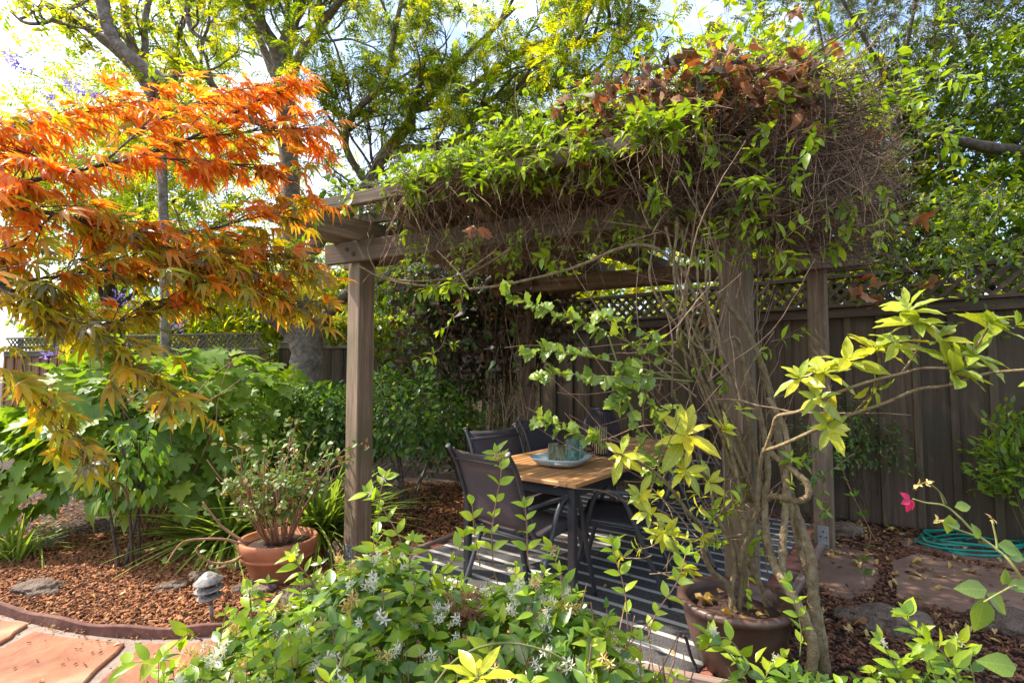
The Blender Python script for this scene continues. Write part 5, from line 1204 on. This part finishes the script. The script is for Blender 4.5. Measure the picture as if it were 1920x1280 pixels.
for k in range(10):
    a = random.choice(srcs); tx = random.uniform(1215, 1345); ty = random.uniform(405, 450); bow = random.uniform(-40, 20)
    j_ = lambda s=16: random.uniform(-s, s)
    pts = [(a[0] + random.uniform(-14, 10), a[1], a[2]), (a[0] - 35 + bow * .3 + j_(), a[1] - 120 + j_(), 2.66), (a[0] - 75 + bow * .8 + j_(22), a[1] - 250 + j_(), 2.64), ((a[0] + tx) / 2 - 35 + bow, 640 + random.uniform(-30, 30), 2.6 + random.uniform(-.05, .1)), (tx + 10 + bow * .4 + j_(24), 540 + j_(), 2.62), (tx, ty, 2.66)]
    vs(pts, random.uniform(.006, .012), random.uniform(.004, .008), n=7, sides=7)
for k in range(2):                                                   # stems spiralling round the front right post
    ph = random.uniform(0, 6.28); z0 = random.uniform(.1, .9); z1 = random.uniform(1.6, 2.5); tu = random.uniform(-1.4, 1.4); rr = random.uniform(.115, .15)
    P_ = [FR + Vector((math.cos(ph + tu * 3.14 * i / 9) * rr, math.sin(ph + tu * 3.14 * i / 9) * rr, z0 + (z1 - z0) * i / 9)) + rv(.012) for i in range(10)]
    mb = MB(); sp = spline(P_, 5); mb.tube(sp, random.uniform(.006, .012), .005, 7); link('stem', mb.mesh('stem', M['vinebark']), vn)
for k in range(60):
    ph = random.uniform(0, 6.28); z0 = random.uniform(.3, 1.9); p = FR + Vector((math.cos(ph) * .14, math.sin(ph) * .14, z0))
    q = wander(p, (math.cos(ph) * .6, math.sin(ph) * .6, .9), random.uniform(.15, .5), 7, .25); tg.tube(q, .003, .0012, 4, cap=False)
    if random.random() < .45: sprig(q[-1], rv(), .07, (.035, .06), lv, tg, (0,), n=2)
for px, py, Y in ((1330, 960, 2.5), (1370, 900, 2.5), (1390, 1010, 2.5), (1400, 1060, 2.5), (1480, 870, 2.5), (1445, 640, 2.55), (1200, 880, 2.6), (1340, 1000, 2.5), (1260, 660, 2.6), (1225, 700, 2.6), (1360, 690, 2.6)):
    for _ in range(2): sprig(W(px, py, Y), rv() + Vector((0, -.3, .1)), random.uniform(.08, .16), (.045, .08), lv, tg, (0, 1), n=3)
link('twigs', tg.mesh('twigs', [M['twig'], M['twig_dark']]), vn, kind='stuff')
lv.build(vn, T_JAS, [M['vine'], M['jas_y']], 'leaf', 300, 'foliage'); dv.build(vn, T_DEAD, [M['dead'], M['dead_d']], 'dead_leaf', 200, 'dead_leaves')
# rear-left climber: stems round the back post, dark thicket hanging from the rear corner
rc = thing('climbing_vine', 'dark leafless climber wrapped round the rear left post behind the chairs', 'vine', BL); mb = MB(); lv = Leaves()
for k in range(46):
    ph = random.uniform(0, 6.28); tu = random.uniform(-1, 1); rr = random.uniform(.10, .20); z1 = random.uniform(1.2, 2.3)
    P_ = [BL + Vector((-.12 * (1 - i / 8) - .1, 0, 0)) + Vector((math.cos(ph + tu * 3.14 * i / 8) * rr * (1 + .5 * (i / 8) ** 2), math.sin(ph + tu * 3.14 * i / 8) * rr, z1 * i / 8)) + rv(.02) for i in range(9)]
    o = MB(); o.tube(spline(P_, 4), random.uniform(.006, .016), .005, 6); link('stem', o.mesh('stem', M['vinebark']), rc)
for k in range(2400):
    x = random.uniform(-1.0, .45); zt = 2.55; zb = float(np.interp(x, [-1.0, -.7, -.2, .2, .45], [1.75, 1.45, 1.35, 1.5, 1.9])); p = Vector((x, random.uniform(5.1, 5.7), random.uniform(zb, zt)))
    q = wander(p, rv() + Vector((0, 0, -.3)), random.uniform(.15, .5), 5, .3, -.05); mb.tube(q, .0028, .0014, 3, cap=False)
    if random.random() < .9:
        for _ in range(2): lv.add(q[-1] + rv(.05), rv() + Vector((0, 0, -.5)), rv(), random.uniform(.04, .085), random.randrange(3), random.choice((0, 0, 0, 0, 1) if x > -.75 else (0, 0, 1, 2)))
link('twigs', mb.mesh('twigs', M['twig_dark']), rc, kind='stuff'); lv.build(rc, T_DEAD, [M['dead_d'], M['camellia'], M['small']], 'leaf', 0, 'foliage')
# roof thatch of leaves and twigs that darkens the inside
rt = MB(); lv = Leaves()
for k in range(2600):
    u, v = random.uniform(-.05, 1.0), random.uniform(-.1, 1.1); p = FL.lerp(FR, u) + BB * (v * LB) + Vector((0, 0, random.uniform(2.5, 2.66)))
    d = rv(); d.z *= .25; rt.tube(wander(p, d, random.uniform(.2, .6), 5, .25), .003, .0015, 3, cap=False)
    for _ in range(2):
        lv.add(p + rv(.12), rv() * .8 + Vector((0, 0, -.1)), Vector((0, 0, 1)) + rv(.4), random.uniform(.05, .11), random.randrange(3), random.choice((0, 0, 1)))
ro = thing('roof_creeper', 'mat of creeper twigs and leaves lying across the pergola roof', 'creeper', FL.lerp(BR, .5) + Vector((0, 0, 2.5)))
link('twigs', rt.mesh('twigs', M['twig_dark']), ro, kind='stuff'); lv.build(ro, T_JAS, [M['camellia'], M['vine']], 'leaf', 0, 'foliage')

# ---------------------------------------------------------------- wavy-leaved hanging branch
random.seed(41)
iv = thing('hanging_branch', 'spray of wavy pale green leaves hanging in front of the fence above the table', 'branch', W(1300, 700, 2.6)); mb = MB(); lv = Leaves()
for pts in ([(1300, 715, 2.6), (1240, 672, 2.55), (1150, 628, 2.5), (1080, 600, 2.45), (1020, 578, 2.4), (950, 552, 2.38)],
            [(1290, 720, 2.6), (1200, 690, 2.5), (1100, 668, 2.45), (1040, 658, 2.4), (985, 655, 2.4)],
            [(1300, 715, 2.6), (1220, 708, 2.5), (1120, 705, 2.45), (1050, 700, 2.42), (1012, 708, 2.4)],
            [(1300, 715, 2.6), (1230, 640, 2.5), (1165, 600, 2.45), (1120, 585, 2.4)],
            [(1140, 628, 2.5), (1160, 690, 2.48), (1180, 760, 2.46), (1205, 830, 2.45), (1215, 890, 2.45)],
            [(1290, 700, 2.6), (1225, 700, 2.5), (1170, 735, 2.45), (1150, 760, 2.45)],
            [(1175, 850, 2.4), (1130, 834, 2.35), (1080, 812, 2.3), (1040, 795, 2.3), (1010, 785, 2.3)],
            [(1160, 690, 2.48), (1210, 740, 2.5), (1240, 800, 2.5), (1235, 870, 2.5)]):
    q = pxpath(pts, 5); mb.tube(q, .0045, .002, 6)
    for i in range(5, len(q)):
        for k in range(2 if random.random() < .75 else 1):
            ax = (q[i] - q[i - 1]).normalized(); lv.add(q[i], ax * .4 + perp(ax) * .9 + Vector((0, -.15, 0)), Vector((0, -.5, .8)) + rv(.6), random.uniform(.04, .072), random.randrange(3), 0)
link('stems', mb.mesh('stems', M['stem_green']), iv); lv.build(iv, T_IVY, [M['ivy']], 'leaf', 300)
# ---------------------------------------------------------------- yellow-green shrub in the glazed pot and its long side branches
random.seed(43)
ps = thing('potted_shrub', 'many-stemmed shrub with wavy yellow green leaf whorls in the brown pot', 'potted plant', BP + Vector((0, 0, .28))); mb = MB(); lv = Leaves()
def ros(c, size, n, ax, m=(0, 0, 1)):
    ax = Vector(ax).normalized(); a0 = random.uniform(0, 6)
    for k in range(n):
        s = perp(ax, a0 + k * 2.4 + random.uniform(-.2, .2)); f = k / n
        d = s * (1.1 - .5 * f) + ax * (.15 + .8 * f) + Vector((0, 0, random.uniform(-.35, .1))) + rv(.25); u = ax * 1.0 - s * .1 + rv(.45)
        lv.add(c - ax * random.uniform(0, .03), d, u, size * random.uniform(.65, 1.1) * (1 - .35 * f), random.randrange(3), random.choice(m))
root = BP + Vector((-.02, -.03, .27))
def stem(pts, r0=.011, r1=.004, sides=8):
    q = spline([W(*p) for p in pts], 6); mb.tube(q, r0, r1, sides); return q
stem([(1378, 1155, 2.5), (1366, 1100, 2.5), (1335, 1070, 2.48), (1318, 1030, 2.46), (1320, 990, 2.44), (1290, 960, 2.4), (1250, 905, 2.35), (1205, 870, 2.3), (1160, 850, 2.25)], .016, .004)
stem([(1372, 1155, 2.5), (1372, 1100, 2.5), (1378, 1060, 2.5), (1366, 1010, 2.48), (1340, 960, 2.45), (1330, 900, 2.42), (1300, 870, 2.4), (1285, 830, 2.38)], .014, .004)
stem([(1384, 1150, 2.5), (1392, 1090, 2.5), (1388, 1050, 2.48), (1405, 1000, 2.44), (1420, 950, 2.4), (1424, 880, 2.35), (1432, 840, 2.3)], .014, .007)
stem([(1440, 1145, 2.55), (1420, 1080, 2.52), (1400, 1030, 2.5), (1392, 960, 2.5), (1380, 880, 2.5)], .013, .006)
stem([(1400, 1000, 2.44), (1340, 1010, 2.4), (1290, 1010, 2.36), (1250, 1000, 2.34)], .006, .003)
R1 = stem([(1432, 850, 2.3), (1448, 805, 2.2), (1458, 780, 2.15), (1500, 770, 2.05), (1560, 740, 1.95), (1620, 718, 1.9), (1690, 700, 1.82), (1730, 690, 1.8), (1790, 690, 1.75)], .008, .004)
R2 = stem([(1432, 845, 2.3), (1470, 832, 2.15), (1540, 800, 2.0), (1600, 775, 1.95), (1660, 755, 1.88), (1720, 730, 1.82), (1780, 722, 1.78), (1850, 700, 1.7), (1960, 690, 1.6)], .008, .004)
stem([(1600, 775, 1.95), (1640, 730, 1.9), (1650, 680, 1.88), (1640, 650, 1.88)], .004, .003); stem([(1690, 700, 1.82), (1722, 650, 1.8), (1722, 600, 1.8)], .004, .003)
stem([(1560, 740, 1.95), (1550, 710, 1.95)], .003, .002); stem([(1570, 788, 1.97), (1560, 800, 1.97)], .003, .002); stem([(1780, 722, 1.78), (1830, 650, 1.75), (1860, 605, 1.72)], .004, .003)
for px, py, Y, s, n, ax, m in ((1500, 705, 1.97, .12, 9, (-.3, -.5, .6), (0, 0, 1)), (1590, 670, 1.92, .13, 10, (-.2, -.5, .8), (0, 0, 1)), (1680, 640, 1.85, .13, 8, (.1, -.6, .6), (0, 0, 1)), (1830, 665, 1.74, .14, 9, (.3, -.5, .6), (0,)), (1760, 630, 1.78, .13, 8, (.1, -.4, .9), (0, 1)), (1700, 570, 1.8, .13, 8, (-.3, -.3, .9), (0,)), (1545, 695, 1.95, .135, 14, (-.2, -.4, .8), (0, 0, 1)), (1640, 648, 1.88, .135, 13, (0, -.4, 1), (0, 0, 1)), (1722, 600, 1.8, .15, 14, (-.1, -.45, .9), (0,)), (1795, 690, 1.75, .17, 13, (.3, -.5, .7), (0,)),
        (1860, 600, 1.72, .12, 12, (.2, -.3, .9), (0,)), (1552, 800, 1.97, .125, 12, (.0, -.8, .1), (0, 1, 1)), (1530, 745, 1.98, .12, 8, (-.6, -.5, .2), (0, 1)), (1640, 730, 1.9, .11, 7, (.4, -.6, -.3), (0, 1)), (1905, 610, 1.7, .11, 7, (.5, -.3, .6), (0,)), (1950, 690, 1.6, .15, 8, (.5, -.5, .1), (0,)),
        (1165, 850, 2.25, .13, 11, (-.4, -.6, .4), (0, 1, 1)), (1285, 815, 2.38, .19, 13, (-.1, -.6, .5), (0, 1, 1)), (1285, 880, 2.35, .12, 11, (-.1, -.6, .5), (0, 1, 1)), (1360, 800, 2.4, .12, 8, (.4, -.4, .5), (0, 1)), (1200, 925, 2.3, .10, 10, (-.2, -.6, .3), (0, 1)),
        (1245, 1000, 2.34, .12, 12, (-.2, -.7, 0), (0, 0, 1)), (1215, 960, 2.3, .10, 9, (-.4, -.6, .2), (0, 1)), (1290, 1070, 2.4, .10, 7, (-.2, -.6, -.5), (0, 1)), (1330, 900, 2.4, .11, 8, (.1, -.6, .4), (0, 0, 1)), (1260, 760, 2.4, .09, 5, (0, -.4, .8), (0,)), (1390, 765, 2.45, .08, 5, (0, -.4, .8), (0,))):
    ros(W(px, py, Y), s, n, ax, m)
for k in range(26):
    p = W(random.uniform(1210, 1420), random.uniform(880, 1080), random.uniform(2.35, 2.55)); q = wander(p, rv() + Vector((0, -.2, .5)), random.uniform(.1, .25), 5, .25); mb.tube(q, .0028, .0014, 4)
    if k % 2: ros(q[-1], .075, 5, q[-1] - q[-2], (0, 1))
link('stems', mb.mesh('stems', M['vinebark']), ps); lv.build(ps, T_PITTO, [M['pitto'], M['pitto_y']], 'leaf', 300)
dl = Leaves(); 
for k in range(16):
    a = random.uniform(0, 6.28); r_ = random.uniform(.05, .17); dl.add(BP + Vector((math.cos(a) * r_, math.sin(a) * r_, .305)), rv() * .5 + Vector((1, 0, 0)), Vector((0, 0, 1)) + rv(.5), random.uniform(.03, .065), random.randrange(3), 0)
dl_t = thing('leaf_litter', 'curled dry leaves lying on the soil in the brown glazed pot', 'dry leaves', BP + Vector((0, 0, .3))); dl.build(dl_t, T_DEAD, [M['fallen']], 'leaf', 40)

# ---------------------------------------------------------------- jasmine in the foreground
random.seed(51)
jm = thing('star_jasmine', 'white-flowered star jasmine mound filling the foreground before the rug', 'shrub', (-.15, 1.45, 0)); mb = MB(); lv = Leaves(); fv = Leaves(); ov = Leaves()
JC = Vector((-.17, 1.34, 0))
def jh(x, y):
    dx = (x - JC.x) / .80; dy = (y - JC.y) / .58; r2 = dx * dx + dy * dy
    return .785 * max(0, 1 - r2 ** 2.2) ** .5 * (1 + .05 * math.sin(x * 13) + .05 * math.sin(y * 11 + x * 5)) if r2 < 1 else 0
def joff(x, y): return -.10 * max(0, x - .0) / .4
cnt = 0
while cnt < 6800:
    x, y = random.uniform(-.98, .65), random.uniform(.74, 1.95); h = jh(x, y)
    if h < .1: continue
    z = h + joff(x, y) - abs(random.gauss(0, .07)); e = .03; gx_ = (jh(x + e, y) - jh(x - e, y)) / (2 * e); gy_ = (jh(x, y + e) - jh(x, y - e)) / (2 * e)
    nrm = Vector((-gx_, -gy_, 1)).normalized(); d = nrm * random.uniform(-.1, .9) + perp(nrm) * .9
    lv.add((x, y, z), d, nrm + rv(.5), random.uniform(.036, .064), random.randrange(3), random.choice((0, 0, 0, 1))); cnt += 1
for k in range(260):
    x, y = random.uniform(-.8, .5), random.uniform(.85, 1.9); h = jh(x, y)
    if h < .2: continue
    mb.tube(wander((x, y, h * .2), (0, 0, 1), h * .8, 6, .2), .003, .0015, 4, cap=False)
for k in range(120):                                                   # shoots above the mound
    x, y = random.uniform(-.85, .50), random.uniform(.95, 1.85); h = jh(x, y)
    if h < .25: continue
    sprig((x, y, h + joff(x, y) - .06), (random.gauss(0, .25), random.gauss(0, .2), 1), random.uniform(.06, .16), (.035, .062), lv, mb, (0, 1, 1), n=4, r=.0016)
fn = 0
while fn < 300:
    x, y = random.uniform(-.92, .58), random.uniform(.85, 1.9); h = jh(x, y)
    if h < .2: continue
    (fv if random.random() < .68 else ov).add((x, y, h + joff(x, y) + random.uniform(-.02, .045)), (random.gauss(0, .5), -.5, .8), (0, -.6, .5), random.uniform(.024, .042), random.randrange(3), 0); fn += 1
def shoot(pts, size=(.04, .06), m=(1,), fl=0, r=.0022):
    q = pxpath(pts, 4); mb.tube(q, r, r * .6, 5)
    step = max(2, len(q) // 6)
    for i in range(step, len(q), step):
        ax = (q[i] - q[i - 1]).normalized(); s = perp(ax)
        for sg in (1, -1): lv.add(q[i], ax * .7 + s * sg, Vector((0, -.5, .8)) + rv(.4), random.uniform(*size), random.randrange(3), random.choice(m))
    lv.add(q[-1], ax + rv(.3), Vector((0, -.6, .6)), size[0] * .8, 0, 1)
    if fl: (fv if fl == 1 else ov).add(q[-2], (0, -.6, .5), (0, -.5, .8), .036, random.randrange(3), 0)
shoot([(925, 1060, 1.55), (922, 1000, 1.55), (930, 940, 1.55), (940, 880, 1.55), (930, 850, 1.55)], fl=2); shoot([(990, 1060, 1.5), (988, 1000, 1.5), (985, 950, 1.5)]); shoot([(770, 1060, 1.6), (745, 1000, 1.6), (715, 950, 1.6), (690, 925, 1.6)], fl=1)
shoot([(705, 1060, 1.6), (708, 1000, 1.6), (712, 930, 1.6), (722, 895, 1.6)], fl=1); shoot([(900, 1060, 1.6), (890, 1000, 1.6), (885, 945, 1.6)]); shoot([(1178, 1190, 1.6), (1172, 1110, 1.6), (1155, 1050, 1.6), (1148, 1020, 1.6)]); shoot([(1215, 1200, 1.5), (1230, 1150, 1.5), (1270, 1090, 1.5), (1285, 1040, 1.5)], size=(.04, .055))
shoot([(600, 1130, 1.5), (585, 1090, 1.5), (560, 1060, 1.5), (548, 1045, 1.5)], fl=1); shoot([(400, 1280, 1.3), (330, 1240, 1.3), (280, 1238, 1.3), (240, 1245, 1.3)], fl=0); shoot([(380, 1200, 1.4), (350, 1190, 1.4), (320, 1215, 1.4)]); shoot([(1060, 1120, 1.5), (1050, 1070, 1.5), (1030, 1030, 1.5)], fl=2)
shoot([(800, 1100, 1.5), (850, 1050, 1.5), (870, 1005, 1.5)]); shoot([(480, 1200, 1.4), (470, 1140, 1.4), (468, 1105, 1.4)], fl=1)
# arching yellow cane
q = pxpath([(810, 1290, 1.05), (850, 1240, 1.06), (900, 1213, 1.08), (960, 1205, 1.1), (1030, 1222, 1.1), (1080, 1252, 1.1), (1120, 1285, 1.1)], 6); o = MB(); o.tube(q, .0022, sides=6); link('cane', o.mesh('cane', M['stem_green']), jm)
for k in range(60):                                                     # dry spent cluster
    ov.add(W(random.gauss(870, 16), random.gauss(1160, 24), 1.32), rv(), rv(), .022, random.randrange(3), 1)
link('stems', mb.mesh('stems', M['stem_red']), jm, kind='stuff'); lv.build(jm, T_JAS, [M['jas'], M['jas_y']], 'leaf', 300); fv.build(jm, T_FLOWER, [M['white_petal']], 'flower', 220); ov.build(jm, T_FLOWER, [M['old_petal'], M['dead']], 'faded_flower', 150)
yw = thing('yellow_seedling', 'bright yellow wavy leaf whorl at the bottom picture edge amid the jasmine', 'plant', W(895, 1270, 1.1)); lv = Leaves()
ros(W(895, 1262, 1.02), .095, 9, (0, -.3, 1), (1,)); o = MB(); o.tube([W(895, 1262, 1.02), W(893, 1400, 1.02)], .003, sides=6); link('stem', o.mesh('stem', M['stem_green']), yw); lv.build(yw, T_PITTO, [M['pitto'], M['pitto_y']], 'leaf', 20)
# jasmine by the right-hand trunk
random.seed(57)
j2 = thing('star_jasmine', 'low jasmine with a few white flowers round the vine trunk at lower right', 'shrub', (1.15, 1.95, 0)); mb = MB(); lv = Leaves(); fv = Leaves()
for k in range(900):
    px = random.uniform(1330, 1900); x, y = random.uniform(.75, 2.0), random.uniform(1.6, 2.25); h = .30 * (1 - abs((y - 1.9) / .4) ** 2) * (1.1 - .35 * (x > 1.55)) + .05 * math.sin(x * 9)
    if y > 2.1 and x < 1.15: continue
    lv.add((x, y, max(.03, random.uniform(.3, 1) * h)), rv() + Vector((0, 0, .3)), Vector((0, 0, 1)) + rv(.5), random.uniform(.045, .075), random.randrange(3), random.choice((0, 0, 0, 1)))
for pts, fl_ in (([(1405, 1290, 1.7), (1380, 1240, 1.7), (1340, 1200, 1.7), (1335, 1195, 1.7)], 1), ([(1330, 1285, 1.5), (1400, 1260, 1.5), (1370, 1200, 1.5), (1330, 1195, 1.5)], 1), ([(1500, 1230, 1.9), (1502, 1180, 1.9), (1490, 1130, 1.9), (1478, 1090, 1.9)], 0), ([(1760, 1290, 1.5), (1735, 1220, 1.5), (1705, 1165, 1.5), (1700, 1150, 1.5)], 0),
                 ([(1700, 1290, 1.7), (1680, 1250, 1.7), (1650, 1200, 1.7)], 1), ([(1800, 1290, 1.4), (1790, 1250, 1.4), (1760, 1215, 1.4), (1740, 1205, 1.4)], 0), ([(1830, 1290, 1.5), (1815, 1230, 1.5), (1800, 1205, 1.5)], 1), ([(1430, 1290, 1.7), (1440, 1260, 1.7), (1465, 1230, 1.7)], 1)):
    shoot(pts, (.045, .065), (0, 1, 1), fl_)
link('stems', mb.mesh('stems', M['stem_green']), j2); lv.build(j2, T_JAS, [M['jas'], M['jas_y']], 'leaf', 300); fv.build(j2, T_FLOWER, [M['white_petal']], 'flower', 30)
# seedlings/vines near the rear right post
random.seed(58)
j3 = thing('trailing_shrub', 'thin green-leaved shoots trailing in front of the rear right post', 'shrub', (2.1, 3.6, 0)); mb = MB(); lv = Leaves(); fv = Leaves()
for pts in ([(1560, 720, 2.9), (1535, 800, 2.9), (1540, 880, 2.9), (1548, 960, 2.9)], [(1600, 850, 3), (1560, 880, 3), (1530, 900, 3), (1510, 905, 3)], [(1520, 760, 3), (1515, 830, 3), (1530, 890, 3)], [(1640, 1010, 3.1), (1600, 930, 3.1), (1580, 880, 3.1), (1572, 850, 3.1)], [(1625, 1100, 2.9), (1618, 1050, 2.9), (1632, 1000, 2.9), (1600, 930, 2.95)]):
    shoot(pts, (.04, .06), (0,), 0, .003)
link('stems', mb.mesh('stems', M['stem_red']), j3); lv.build(j3, T_JAS, [M['jas'], M['jas_y']], 'leaf', 100)
# ---------------------------------------------------------------- rose at right edge
random.seed(61)
rs = thing('rose_branch', 'arching rose cane with one deep pink bloom at the right picture edge', 'rose', W(1960, 1180, 1.35)); mb = MB(); lv = Leaves(); pk = Leaves()
def cane(pts, r0=.0042, r1=.002): q = pxpath(pts, 5); mb.tube(q, r0, r1, 7); return q
cane([(2000, 1260, 1.35), (1940, 1130, 1.37), (1900, 1060, 1.38), (1870, 1030, 1.4), (1830, 1000, 1.42), (1800, 970, 1.43), (1772, 948, 1.44), (1735, 942, 1.44), (1712, 935, 1.44)]); cane([(1870, 1030, 1.4), (1868, 1010, 1.4), (1860, 975, 1.4)], .003)
cane([(1830, 1005, 1.42), (1790, 990, 1.42), (1758, 975, 1.42)], .003); cane([(1772, 948, 1.44), (1760, 920, 1.44), (1738, 905, 1.44), (1720, 910, 1.44)], .002, .0015); cane([(1775, 945, 1.44), (1765, 925, 1.44), (1745, 908, 1.44)], .002, .0015)
cane([(1940, 1110, 1.37), (1905, 1098, 1.34), (1880, 1108, 1.32), (1845, 1128, 1.3)], .003)
for px, py, dx, dz, s in ((1780, 965, -.1, -.9, .048), (1790, 950, 1, .1, .045), (1845, 1120, -.25, -1, .09), (1850, 1112, .6, -.5, .075), (1850, 1105, -1, .1, .075), (1880, 1095, .2, .8, .04), (1890, 1098, 1, .1, .05), (1870, 1020, .9, -.3, .06), (1880, 1030, 1, -.4, .06), (1800, 985, -.8, .2, .04), (1835, 1010, -.2, .6, .04), (1905, 1250, -.9, .2, .09)):
    lv.add(W(px, py, 1.34), (dx, -.1, dz), (random.gauss(0, .15), -1, .5), s, random.randrange(2), 0)
c = W(1706, 936, 1.44)
for a, b, s in ((-.6, .5, .030), (-.2, -1, .036), (.3, -.9, .03), (-.5, -.2, .028)): pk.add(c, (a, -.1, b), (0, -1, .3), s, random.randrange(2), 0)
for px, py in ((1738, 905), (1720, 908), (1758, 975), (1860, 972)):
    for k in range(5): pk.add(W(px, py, 1.43), rv(), rv(), .018, random.randrange(2), 1)
link('canes', mb.mesh('canes', M['stem_green']), rs); lv.build(rs, T_ROUND, [M['ivy']], 'leaf', 60); pk.build(rs, T_ROUND, [M['pink'], M['old_petal']], 'petal', 60)

# ---------------------------------------------------------------- japanese maple, left foreground
random.seed(71)
mp_ = thing('japanese_maple', 'japanese maple reaching in from the left with orange and bronze leaves', 'tree', (-2.3, 1.2, 0)); mb = MB(); lv = Leaves()
mb.tube(spline([(-2.3, 1.2, 0), (-2.25, 1.2, .6), (-2.1, 1.2, 1.1), (-1.9, 1.22, 1.5), (-1.6, 1.25, 1.75)], 6), .05, .025, 10)
mb.tube(spline([(-2.1, 1.2, 1.1), (-1.9, 1.15, 1.3), (-1.6, 1.15, 1.5)], 6), .03, .015, 8); mb.tube(spline([(-2.2, 1.2, .8), (-1.9, 1.1, 1.1), (-1.5, 1.1, 1.35)], 6), .025, .012, 8)
br = [([(-330, 395, 1.25), (-60, 362, 1.28), (0, 352, 1.3), (120, 325, 1.35), (250, 295, 1.42), (350, 262, 1.5), (420, 225, 1.58), (480, 190, 1.65), (545, 168, 1.7)], .008, 10),
      ([(-330, 395, 1.25), (-60, 370, 1.25), (0, 382, 1.27), (100, 402, 1.32), (190, 425, 1.38), (280, 440, 1.44), (380, 432, 1.52), (470, 410, 1.6), (545, 395, 1.66)], .007, 10),
      ([(100, 402, 1.32), (190, 420, 1.38), (290, 460, 1.42), (390, 510, 1.47), (470, 545, 1.52), (560, 575, 1.6)], .004, 10),
      ([(-300, 480, 1.15), (-60, 515, 1.15), (0, 535, 1.17), (70, 578, 1.2), (140, 612, 1.25), (205, 650, 1.3), (250, 690, 1.32), (320, 735, 1.35)], .005, 9),
      ([(-300, 560, 1.1), (-60, 670, 1.1), (0, 700, 1.12), (60, 735, 1.15), (100, 780, 1.18), (130, 820, 1.2)], .004, 7),
      ([(-330, 330, 1.3), (-60, 262, 1.35), (20, 240, 1.4), (100, 222, 1.48), (180, 208, 1.55), (260, 192, 1.62)], .004, 8),
      ([(0, 535, 1.17), (90, 520, 1.25), (190, 508, 1.32), (300, 505, 1.4), (400, 500, 1.5)], .003, 8),
      ([(190, 310, 1.38), (265, 245, 1.46), (340, 205, 1.54), (420, 175, 1.62), (500, 158, 1.7)], .003, 8),
      ([(250, 295, 1.42), (350, 300, 1.5), (450, 310, 1.58), (540, 335, 1.66)], .003, 8),
      ([(350, 262, 1.5), (440, 250, 1.58), (530, 240, 1.66), (570, 250, 1.7)], .003, 8),
      ([(380, 432, 1.52), (440, 450, 1.56), (500, 480, 1.6), (555, 500, 1.64)], .0025, 6), ([(290, 460, 1.42), (350, 470, 1.48), (430, 490, 1.52), (520, 530, 1.58)], .0025, 6),
      ([(120, 325, 1.35), (60, 290, 1.4), (0, 280, 1.4), (-50, 270, 1.4)], .003, 7),
      ([(100, 402, 1.32), (60, 440, 1.3), (20, 480, 1.28), (-30, 500, 1.26)], .003, 7),
      ([(205, 650, 1.3), (210, 610, 1.35), (270, 590, 1.4), (330, 560, 1.45)], .0025, 5)]
def mat_for(p):
    # lit orange top put into the leaf colour by height; bronze, green, dark below
    s = (p.z - CH) / p.y
    r = random.random(); f = min(1, max(0, (s - .10) / .28))
    if r < f * .92: return 0
    return 1 if random.random() < .86 else 2
for pts, r0, k in br:
    q = pxpath(pts, 6); mb.tube(q, r0, .0018, 7)
    for i in range(3, len(q)):
        if q[i].x / q[i].y < -1.08: continue
        ax = (q[i] - q[i - 1]).normalized()
        for s in (1, -1):
            if random.random() < (.06 if q[i].z > CH + .06 * q[i].y else (.50 if q[i].x / q[i].y < -.62 else .2)): continue
            side = Vector((-ax.y, ax.x, 0)).normalized() * s
            tw = wander(q[i], ax * .8 + side * random.uniform(.3, 1) + Vector((0, 0, random.gauss(.05, .25))), random.uniform(.05, .17), 4, .15, -.03); mb.tube(tw, .0016, .0009, 4, cap=False)
            for j in (2, 3, 4):
                if random.random() < .22: continue
                a2 = (tw[j] - tw[j - 1]).normalized(); sd2 = Vector((-a2.y, a2.x, 0)).normalized() * random.choice((1, -1))
                pet = tw[j] + (a2 * .3 + sd2 * .5).normalized() * .02
                d = a2 * .7 + sd2 * random.uniform(0, .9) + Vector((.45, 0, random.uniform(-.55, .12))); u = Vector((random.gauss(.1, .35), random.gauss(-.1, .45), 1))
                lv.add(pet, d, u, random.uniform(.038, .072), random.randrange(4), mat_for(pet))
print('maple leaves', len(lv.P))
link('trunk', mb.mesh('trunk', M['maple_twig']), mp_); lv.build(mp_, T_PALM, [M['maple_o'], M['maple_g'], M['maple_d']], 'leaf', 300)
